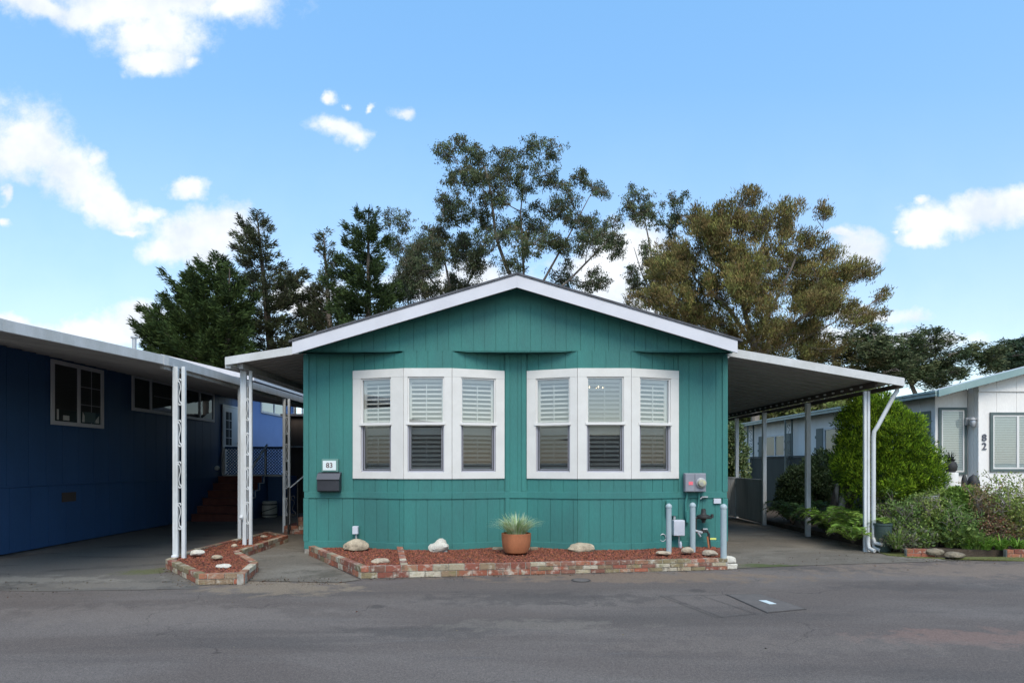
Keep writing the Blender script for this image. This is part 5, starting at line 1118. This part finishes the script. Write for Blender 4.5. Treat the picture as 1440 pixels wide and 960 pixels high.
# ------------------------------------------------------------------ trees
def canopy(name, label, Y, trunk_paths, lobes, cols, depth=2.5, per=1.0, lsize=(.22, .07), mode='hang', bark='bark', seed=1, flat=1.0, cluster=.30, group='trees beyond the homes', tr=.28, material='leaf', limb=.05, twigs=6, fill=.35, link=.22):
    rng = np.random.default_rng(seed); rr = random.Random(seed); k = Y / F
    lobes = list(lobes); n0 = len(lobes); r9 = random.Random(seed + 5)
    for i in range(n0):
        for j in range(i + 1, n0):
            A, B = lobes[i], lobes[j]; dd = math.hypot(A[0] - B[0], A[1] - B[1])
            if 18 < dd < 46 and r9.random() < link: q = r9.uniform(.35, .65); lobes.append((A[0] * q + B[0] * (1 - q) + r9.uniform(-4, 4), A[1] * q + B[1] * (1 - q) + r9.uniform(-3, 3), (A[2] + B[2]) * .28, (A[3] + B[3]) * .30))
    base = P(trunk_paths[0][0][0], 0, Y); t = thing(name, label, 'tree', (base.x, Y, 0), group)
    m = M(); nodes = []
    for path in trunk_paths:
        w3 = [Vector((P(a, b, Y).x, Y + (rr.uniform(-.4, .4) if i else 0), P(a, b, Y).z)) for i, (a, b) in enumerate(path)]
        first = path is trunk_paths[0]
        if first: w3 = [Vector((w3[0].x, Y, 0))] + w3
        n = len(w3); rs = [(tr if first else tr * .5) * (1 - .75 * i / (n - 1)) for i in range(n)]; m.tube(w3, rs, 8)
        for i in range(n - 1):
            for q in (.0, .5): nodes.append((w3[i].lerp(w3[i + 1], q), rs[i]))
        nodes.append((w3[-1], rs[-1]))
    nodes = [x for x in nodes if x[0].z > 2.5]
    core = nodes[0][0]
    L3 = []
    for (a, b, rx, ry) in lobes:
        c = P(a, b, Y); c.y += rr.uniform(-depth, depth); L3.append((c, rx * k, ry * k))
    L3.sort(key=lambda q: (q[0] - core).length)
    Lv = Leaves()
    for (c, rx, rz) in L3:
        ndist = [((c - nd[0]).length + .35 * max(0, nd[0].z - c.z), i) for i, nd in enumerate(nodes)]
        i = min(ndist)[1]; s_, r0 = nodes[i]; r0 = min(r0 * .8, limb * (1 + (c - s_).length * .12)); pth = []
        bend = Vector((rr.uniform(-.2, .2), rr.uniform(-.2, .2), rr.uniform(-.1, .25))) * (c - s_).length * .5
        for j in range(5):
            q = j / 4; pth.append(s_.lerp(c, q) + bend * math.sin(math.pi * q) * .6)
        m.tube(pth, [r0 * (1 - .6 * j / 4) for j in range(5)], 6, cap=False)
        for j in (2, 3, 4): nodes.append((pth[j], r0 * (1 - .6 * j / 4)))
        ry = max(rx, rz) * .8
        nt_ = max(3, int(twigs * (rx * rz) ** .5))
        for _ in range(nt_):
            e = c + Vector((rr.uniform(-.9, .9) * rx, rr.uniform(-.9, .9) * ry, rr.uniform(-.5, .9) * rz)); s2 = pth[rr.choice((2, 3, 4))]
            m.tube([s2, s2.lerp(e, .5) + Vector((0, 0, rr.uniform(-.1, .15))), e], [r0 * .35 + .012, r0 * .25 + .009, .008], 4, cap=False)
        nc = max(8, int(per * 46 * (rx * rz) ** .5 * (rx + rz)))
        ns = rr.randint(9, 14) if mode != 'flat' else rr.randint(6, 9); rad_ = np.array([c.x - core.x, (c.y - core.y) * .3, c.z - core.z]); rad_ /= (np.linalg.norm(rad_) + 1e-6)
        subs = np.array(c) + rng.normal(size=(ns, 3)) * np.array([rx, ry, rz]) * .60
        sr = rng.uniform(.13, .38, (ns, 1)) * (rx * rz) ** .5 * np.ones((1, 3)) + .06
        wgt = (sr[:, 0] ** 1.7); wgt /= wgt.sum(); pick = rng.choice(ns, nc, p=wgt)
        q_ = rng.normal(size=(nc, 3)) * .55; el = 1.7 if mode == 'up' else .5
        q_ += rad_ * (q_ @ rad_)[:, None] * el
        cc = subs[pick] + q_ * sr[pick]
        stray = rng.random(nc) < .12; cc[stray] = np.array(c) + rng.normal(size=(stray.sum(), 3)) * np.array([rx, ry, rz]) * .65
        for sc_ in subs[:9]:
            e = Vector(sc_); s2 = pth[rr.choice((2, 3, 4))]
            m.tube([s2, s2.lerp(e, .5) + Vector((rr.uniform(-.1, .1), 0, rr.uniform(-.1, .15))), e], [.020, .014, .007], 4, cap=False)
        off_ = (cc - np.array(c)) / np.array([rx, ry, rz]); dd_ = np.linalg.norm(off_, axis=1, keepdims=True); cc = np.array(c) + off_ * np.minimum(1, 1.25 / np.maximum(dd_, 1e-6)) ** .55 * np.array([rx, ry, rz])
        hue = palette(nc, cols, rng, .25) * rng.uniform(.8, 1.2) * rng.uniform(.75, 1.25, (ns, 1))[pick]
        cl_ = cluster * .45
        nl = 20
        for _ in range(nl):
            p = cc + rng.normal(size=cc.shape) * np.array([cl_, cl_, cl_ * flat * .8])
            if mode == 'hang': a = rng.normal(size=cc.shape) * .45 + [0, 0, -1]
            elif mode == 'up': a = (p - np.array(core)) * .12 + rng.normal(size=cc.shape) * .55 + [0, 0, .7]
            elif mode == 'flat': a = rng.normal(size=cc.shape) * [1, 1, .25] + (p - np.array(core)) * [.15, .15, 0]
            else: a = rng.normal(size=cc.shape)
            Lv.add(p, a, lsize[0] * rng.uniform(.6, 1.25, nc), lsize[1] * rng.uniform(.7, 1.2, nc), hue * (1 + rng.uniform(-.2, .2, (nc, 1))))
    Lv.build('crown', t, material, rng); m.build('trunk', bark, t, smooth=True)
EU = [(.075, .10, .040), (.055, .075, .030), (.105, .125, .055), (.10, .085, .045)]
canopy('eucalyptus', 'tallest airy eucalyptus rising behind the ridge of the teal home', 34, [[(742, 440), (735, 420), (712, 375), (697, 330), (690, 270), (682, 235)], [(738, 425), (735, 350), (732, 300), (738, 250)], [(745, 430), (775, 375), (800, 330), (828, 280)], [(750, 435), (800, 395), (845, 350), (868, 325)]],
 [(670, 214, 28, 10), (640, 236, 20, 12), (622, 258, 12, 14), (618, 275, 7, 16), (660, 240, 20, 10), (720, 222, 22, 11), (747, 222, 12, 10), (768, 236, 20, 8), (700, 248, 22, 11), (655, 270, 18, 14), (690, 282, 22, 14), (730, 272, 20, 14), (765, 265, 14, 16), (812, 253, 18, 10), (838, 266, 12, 8), (800, 280, 12, 12), (775, 292, 24, 10), (720, 310, 24, 12), (670, 305, 22, 10), (640, 300, 16, 10), (760, 322, 24, 12), (810, 318, 20, 12), (852, 302, 20, 12), (870, 322, 12, 14), (876, 340, 10, 12), (845, 330, 16, 10), (700, 340, 24, 12), (750, 352, 26, 12), (790, 350, 20, 10), (825, 358, 22, 10), (850, 385, 14, 10), (830, 400, 16, 8), (790, 380, 22, 10), (720, 372, 22, 10), (680, 325, 16, 8), (650, 322, 14, 8)],
 EU, depth=2.0, per=2.3, link=.42, lsize=(.14, .05), mode='hang', seed=11, cluster=.22, tr=.17, limb=.028, fill=.2, twigs=8)
canopy('eucalyptus', 'lower grey green eucalyptus between the dark conifer and the tallest tree', 36, [[(640, 455), (632, 400), (622, 350)], [(636, 430), (600, 385), (575, 340)], [(638, 430), (665, 390), (668, 350)]],
 [(565, 318, 18, 10), (552, 335, 14, 14), (590, 340, 20, 12), (612, 322, 16, 9), (625, 330, 14, 9), (640, 345, 26, 10), (620, 365, 24, 12), (585, 368, 24, 16), (660, 370, 22, 12), (560, 385, 18, 18), (600, 395, 24, 14), (640, 395, 22, 14), (672, 390, 16, 16), (570, 410, 20, 16), (610, 415, 26, 12), (655, 410, 18, 10), (575, 350, 16, 12)],
 [(.065, .085, .038), (.085, .105, .05), (.09, .08, .045)], depth=2.0, per=2.8, lsize=(.14, .05), seed=12, cluster=.24, tr=.15, limb=.025, fill=.1, twigs=7)
canopy('eucalyptus', 'slender eucalyptus with pale trunk left of the brown cypress', 33, [[(925, 470), (920, 410), (916, 350), (908, 310)], [(921, 420), (905, 385), (890, 350)], [(920, 400), (940, 350), (950, 320)]],
 [(893, 284, 16, 8), (915, 288, 18, 9), (942, 292, 16, 9), (962, 302, 16, 8), (880, 300, 10, 10), (900, 308, 12, 14), (935, 318, 18, 12), (955, 340, 16, 14), (940, 365, 16, 12), (955, 385, 14, 14), (905, 355, 10, 10), (920, 375, 12, 12), (893, 372, 8, 12), (891, 400, 7, 22), (905, 392, 10, 10), (930, 395, 14, 10)],
 EU, depth=1.5, per=2.4, lsize=(.14, .048), seed=13, cluster=.20, tr=.11, limb=.022, fill=.2, twigs=9)
BR = [(.155, .13, .048), (.19, .135, .05), (.12, .125, .04), (.15, .10, .042), (.19, .175, .05)]
canopy('brown_cypress', 'broad fan shaped brown cypress behind the right end of the roof', 27, [[(1062, 540), (1060, 500), (1050, 440), (1040, 390), (1030, 350)], [(1058, 495), (1085, 430), (1110, 380), (1130, 340)], [(1060, 500), (1110, 460), (1150, 430), (1190, 400)], [(1056, 480), (1020, 430), (980, 390), (960, 360)], [(1050, 440), (1068, 380), (1080, 330), (1088, 305)], [(1060, 500), (1120, 480), (1180, 450)]],
 [(1000, 308, 18, 8), (1030, 300, 18, 7), (1058, 305, 12, 8), (1088, 297, 9, 9), (1082, 318, 20, 7), (1115, 312, 12, 8), (1132, 318, 9, 8), (980, 325, 20, 12), (1010, 335, 26, 14), (1045, 340, 18, 10), (1100, 340, 24, 8), (1130, 342, 14, 8), (1150, 352, 14, 8), (1165, 362, 12, 8), (1135, 372, 24, 9), (1110, 385, 20, 8), (955, 350, 20, 14), (925, 400, 22, 8), (908, 418, 14, 10), (960, 385, 28, 18), (1000, 375, 28, 20), (1035, 385, 20, 16), (1185, 378, 20, 8), (1203, 385, 10, 9), (1165, 395, 22, 8), (1130, 410, 24, 9), (1195, 400, 10, 7), (1160, 420, 22, 7), (1190, 437, 18, 7), (1205, 432, 8, 6), (1155, 448, 22, 8), (1115, 440, 26, 10), (1060, 425, 26, 13), (1015, 420, 28, 18), (970, 425, 28, 16), (935, 430, 20, 12), (1000, 455, 30, 18), (1050, 460, 30, 14), (1100, 470, 30, 12), (1145, 475, 26, 9), (1085, 490, 34, 10), (1040, 485, 30, 14), (960, 450, 26, 10), (1150, 495, 24, 7), (1020, 400, 26, 16), (985, 350, 24, 14), (1130, 398, 26, 10), (1085, 360, 18, 10), (1175, 412, 24, 8), (1120, 455, 26, 10), (1165, 462, 26, 8), (1130, 430, 22, 9), (1180, 428, 22, 8), (940, 380, 22, 14), (915, 440, 16, 10), (1060, 400, 22, 14), (1200, 392, 12, 8)],
 BR, depth=2.2, per=6.0, link=.12, lsize=(.16, .034), mode='up', bark='bark', seed=14, cluster=.22, tr=.20, twigs=10, limb=.03, fill=.05, material='leaf_needle')
canopy('flat_cypress', 'layered green cypress right of centre behind the right carport', 30, [[(1290, 560), (1280, 520), (1262, 480)], [(1284, 540), (1320, 505), (1345, 495)], [(1284, 535), (1240, 500), (1220, 470)]],
 [(1212, 462, 22, 4), (1245, 459, 20, 4), (1228, 472, 22, 6), (1262, 474, 24, 6), (1290, 470, 14, 4), (1298, 482, 24, 7), (1328, 486, 24, 7), (1350, 497, 22, 7), (1372, 507, 14, 6), (1225, 490, 26, 8), (1265, 492, 30, 9), (1308, 502, 32, 10), (1345, 514, 26, 9), (1235, 510, 28, 9), (1278, 515, 32, 10), (1320, 525, 34, 9), (1365, 520, 16, 7), (1240, 528, 30, 9), (1290, 535, 30, 10), (1200, 500, 16, 7), (1205, 520, 18, 9)],
 [(.075, .10, .045), (.055, .08, .035), (.12, .13, .06), (.095, .105, .055)], depth=2.0, per=3.6, lsize=(.17, .05), mode='flat', bark='bark', seed=15, cluster=.26, flat=.6, tr=.15, limb=.03, fill=.1, material='leaf_needle')
canopy('flat_cypress', 'dark layered cypress at the far right above the white home roof', 34, [[(1425, 560), (1425, 520), (1425, 490)]],
 [(1398, 492, 14, 4), (1420, 484, 16, 5), (1440, 480, 16, 5), (1455, 488, 20, 8), (1392, 505, 16, 5), (1418, 502, 20, 7), (1445, 505, 22, 8), (1400, 518, 22, 6), (1435, 520, 26, 8), (1380, 517, 14, 4), (1470, 500, 20, 12)],
 [(.04, .065, .035), (.055, .08, .045)], depth=1.6, per=3.4, lsize=(.17, .05), mode='flat', bark='dark_bark', seed=16, cluster=.24, flat=.6, material='leaf_needle')
canopy('brown_cypress', 'small olive brown tree just above the right carport roof', 31, [[(1180, 560), (1178, 520), (1175, 495)]],
 [(1175, 480, 20, 6), (1200, 487, 18, 6), (1150, 487, 18, 7), (1185, 500, 26, 8), (1155, 505, 22, 8), (1215, 505, 16, 8), (1190, 520, 26, 8), (1130, 500, 16, 7)],
 [(.12, .12, .05), (.08, .10, .045), (.15, .12, .05)], depth=1.4, per=3.2, lsize=(.17, .05), mode='flat', seed=17, cluster=.24, flat=.7, material='leaf_needle')
canopy('broadleaf_tree', 'yellow green leafy tree seen under the right carport roof', 29, [[(1110, 620), (1110, 600), (1108, 580)]],
 [(1060, 585, 26, 14), (1095, 575, 28, 14), (1130, 570, 28, 14), (1165, 565, 26, 14), (1040, 600, 20, 14), (1100, 595, 40, 14), (1150, 590, 34, 14), (1030, 570, 22, 16), (1190, 570, 20, 16), (1205, 550, 20, 14)],
 [(.16, .20, .05), (.22, .24, .07), (.12, .11, .05)], depth=1.6, per=2.2, lsize=(.2, .1), mode='rand', seed=18, cluster=.3)

def conifer(name, label, Y, leaders, cols, seed, dens=1.0, bark='dark_bark', group='trees beyond the homes', lsize=(.22, .045), up=.35, tier=1.0):
    """leaders: (x_base,y_base,x_top,y_top,[(t,wl,wr)],n_limbs) in photograph pixels, t from the top"""
    rng = np.random.default_rng(seed); rr = random.Random(seed); k = Y / F
    b0 = P(leaders[0][0], 0, Y); t = thing(name, label, 'tree', (b0.x, Y, 0), group); m = M(); Lv = Leaves()
    for li, (xb, yb, xt, yt, prof, nl) in enumerate(leaders):
        dy = 0 if li == 0 else rr.uniform(-1.2, 1.2)
        B = P(xb, yb, Y); T = P(xt, yt, Y); B.y += dy; T.y += dy; H = (T - B).length
        lo = Vector((B.x, B.y, 0)); r0 = .05 + H * .022
        m.tube([lo, B, B.lerp(T, .5), T], [r0 * 1.2, r0, r0 * .55, .02], 8)
        ts = [p[0] for p in prof]; WL = [p[1] * k for p in prof]; WR = [p[2] * k for p in prof]
        for i in range(nl):
            q = ((i + rr.random()) / nl) ** .85; o = T.lerp(B, q); phi = rr.uniform(0, 2 * math.pi); cx = math.cos(phi)
            w_ = float(np.interp(q, ts, WR if cx > 0 else WL)); Ln = w_ * rr.uniform(.55, 1.05)
            if rr.random() < .18: Ln *= 1.28
            dirv = Vector((cx, math.sin(phi) * .85, 0)).normalized(); side = Vector((-dirv.y, dirv.x, 0))
            upk = up * rr.uniform(.6, 1.3) + .5 * max(0, .25 - q) * 3; pth = []
            for j in range(6): s = j / 5; pth.append(o + dirv * Ln * s + Vector((0, 0, Ln * (-.06 * s + upk * s * s))))
            rl = .012 + Ln * .011; m.tube(pth, [rl * (1 - .8 * j / 5) for j in range(6)], 5, cap=False)
            pa = np.array([tuple(x) for x in pth]); nt_ = max(5, int(dens * Ln * 20)); ss = rng.uniform(.10, 1.04, nt_) ** .7
            cc = np.stack([np.interp(ss, np.linspace(0, 1, 6), pa[:, d_]) for d_ in range(3)], 1)
            lat = rng.normal(size=(nt_, 1)) * (.04 + .17 * Ln * (1 - .92 * ss[:, None])) * .7
            cc += lat * np.array(side) + np.array([0, 0, 1]) * rng.normal(size=(nt_, 1)) * .06
            hue = palette(nt_, cols, rng, .25) * rng.uniform(.8, 1.2)
            for _ in range(9):
                n_ = nt_; p = cc + rng.normal(size=cc.shape) * .08
                a = np.array(dirv) * .8 + np.sign(lat) * np.array(side) * rng.uniform(0, .9, (n_, 1)) + np.array([0, 0, 1]) * rng.uniform(.1, .8, (n_, 1)) + rng.normal(size=cc.shape) * .3
                Lv.add(p, a, lsize[0] * rng.uniform(.6, 1.3, n_), lsize[1] * rng.uniform(.8, 1.3, n_), hue * (1 + rng.uniform(-.2, .2, (n_, 1))))
    Lv.build('crown', t, 'leaf_needle', rng); m.build('trunk', bark, t, smooth=True)
CD = [(.050, .078, .022), (.065, .095, .028), (.035, .055, .02)]; CM = [(.085, .10, .045), (.11, .115, .06), (.06, .075, .035)]
conifer('conifer', 'dark bushy cypress at the far left above the blue carport', 29,
 [(300, 540, 306, 362, [(0, 4, 4), (.2, 28, 24), (.5, 62, 46), (.8, 92, 60), (1, 92, 60)], 110), (262, 540, 262, 388, [(0, 4, 4), (.3, 22, 26), (.7, 48, 40), (1, 58, 40)], 60), (330, 540, 334, 385, [(0, 4, 4), (.3, 20, 20), (.7, 34, 34), (1, 40, 40)], 50), (228, 545, 222, 430, [(0, 4, 4), (.4, 18, 24), (1, 30, 40)], 36)],
 CD, 21, dens=1.6, up=.70, lsize=(.25, .045))
conifer('conifer', 'tall pointed conifer with open tiers behind the left canopy', 31,
 [(386, 540, 361, 298, [(0, 3, 4), (.1, 22, 20), (.25, 50, 32), (.40, 54, 44), (.48, 40, 70), (.6, 36, 62), (.8, 46, 52), (1, 60, 55)], 110)],
 CM + [(.06, .055, .035)], 22, dens=1.15, up=.34)
conifer('conifer', 'thin sparse conifer with a bare forked top', 32,
 [(468, 520, 455, 325, [(0, 4, 4), (.12, 12, 13), (.25, 10, 22), (.4, 20, 32), (.6, 44, 38), (1, 58, 44)], 78), (425, 530, 428, 395, [(0, 3, 3), (.3, 24, 24), (1, 42, 40)], 50)],
 CM + [(.08, .07, .045)], 23, dens=.95, up=.5, bark='bark')
conifer('conifer', 'dense dark conifer just left of the teal roof ridge', 30,
 [(518, 520, 518, 300, [(0, 6, 7), (.12, 30, 24), (.3, 36, 28), (.5, 44, 40), (.75, 56, 54), (1, 66, 60)], 135)],
 CD + [(.05, .07, .035)], 24, dens=1.35, up=.42)

# ------------------------------------------------------------------ house opposite, seen only as a reflection in the panes
oh = thing('opposite_house', 'low tan gabled home across the street, mirrored in the bay windows', 'house', (0, -15, 0))
M().box(-14, 12, -22, -14, 0, 2.9).build('wall', 'tan_house', oh)
m = M(); m.prism_xz([(-15, 2.9), (-7, 4.1), (1.0, 3.0), (12.5, 2.95), (12.5, 2.9)], -22.5, -13.5); m.build('roof', 'brown_shingle', oh)
m = M()
for x in (-9, -3, 4): m.box(x, x + 1.8, -13.99, -13.95, 1.0, 2.3)
m.build('windows', 'dark_interior', oh)
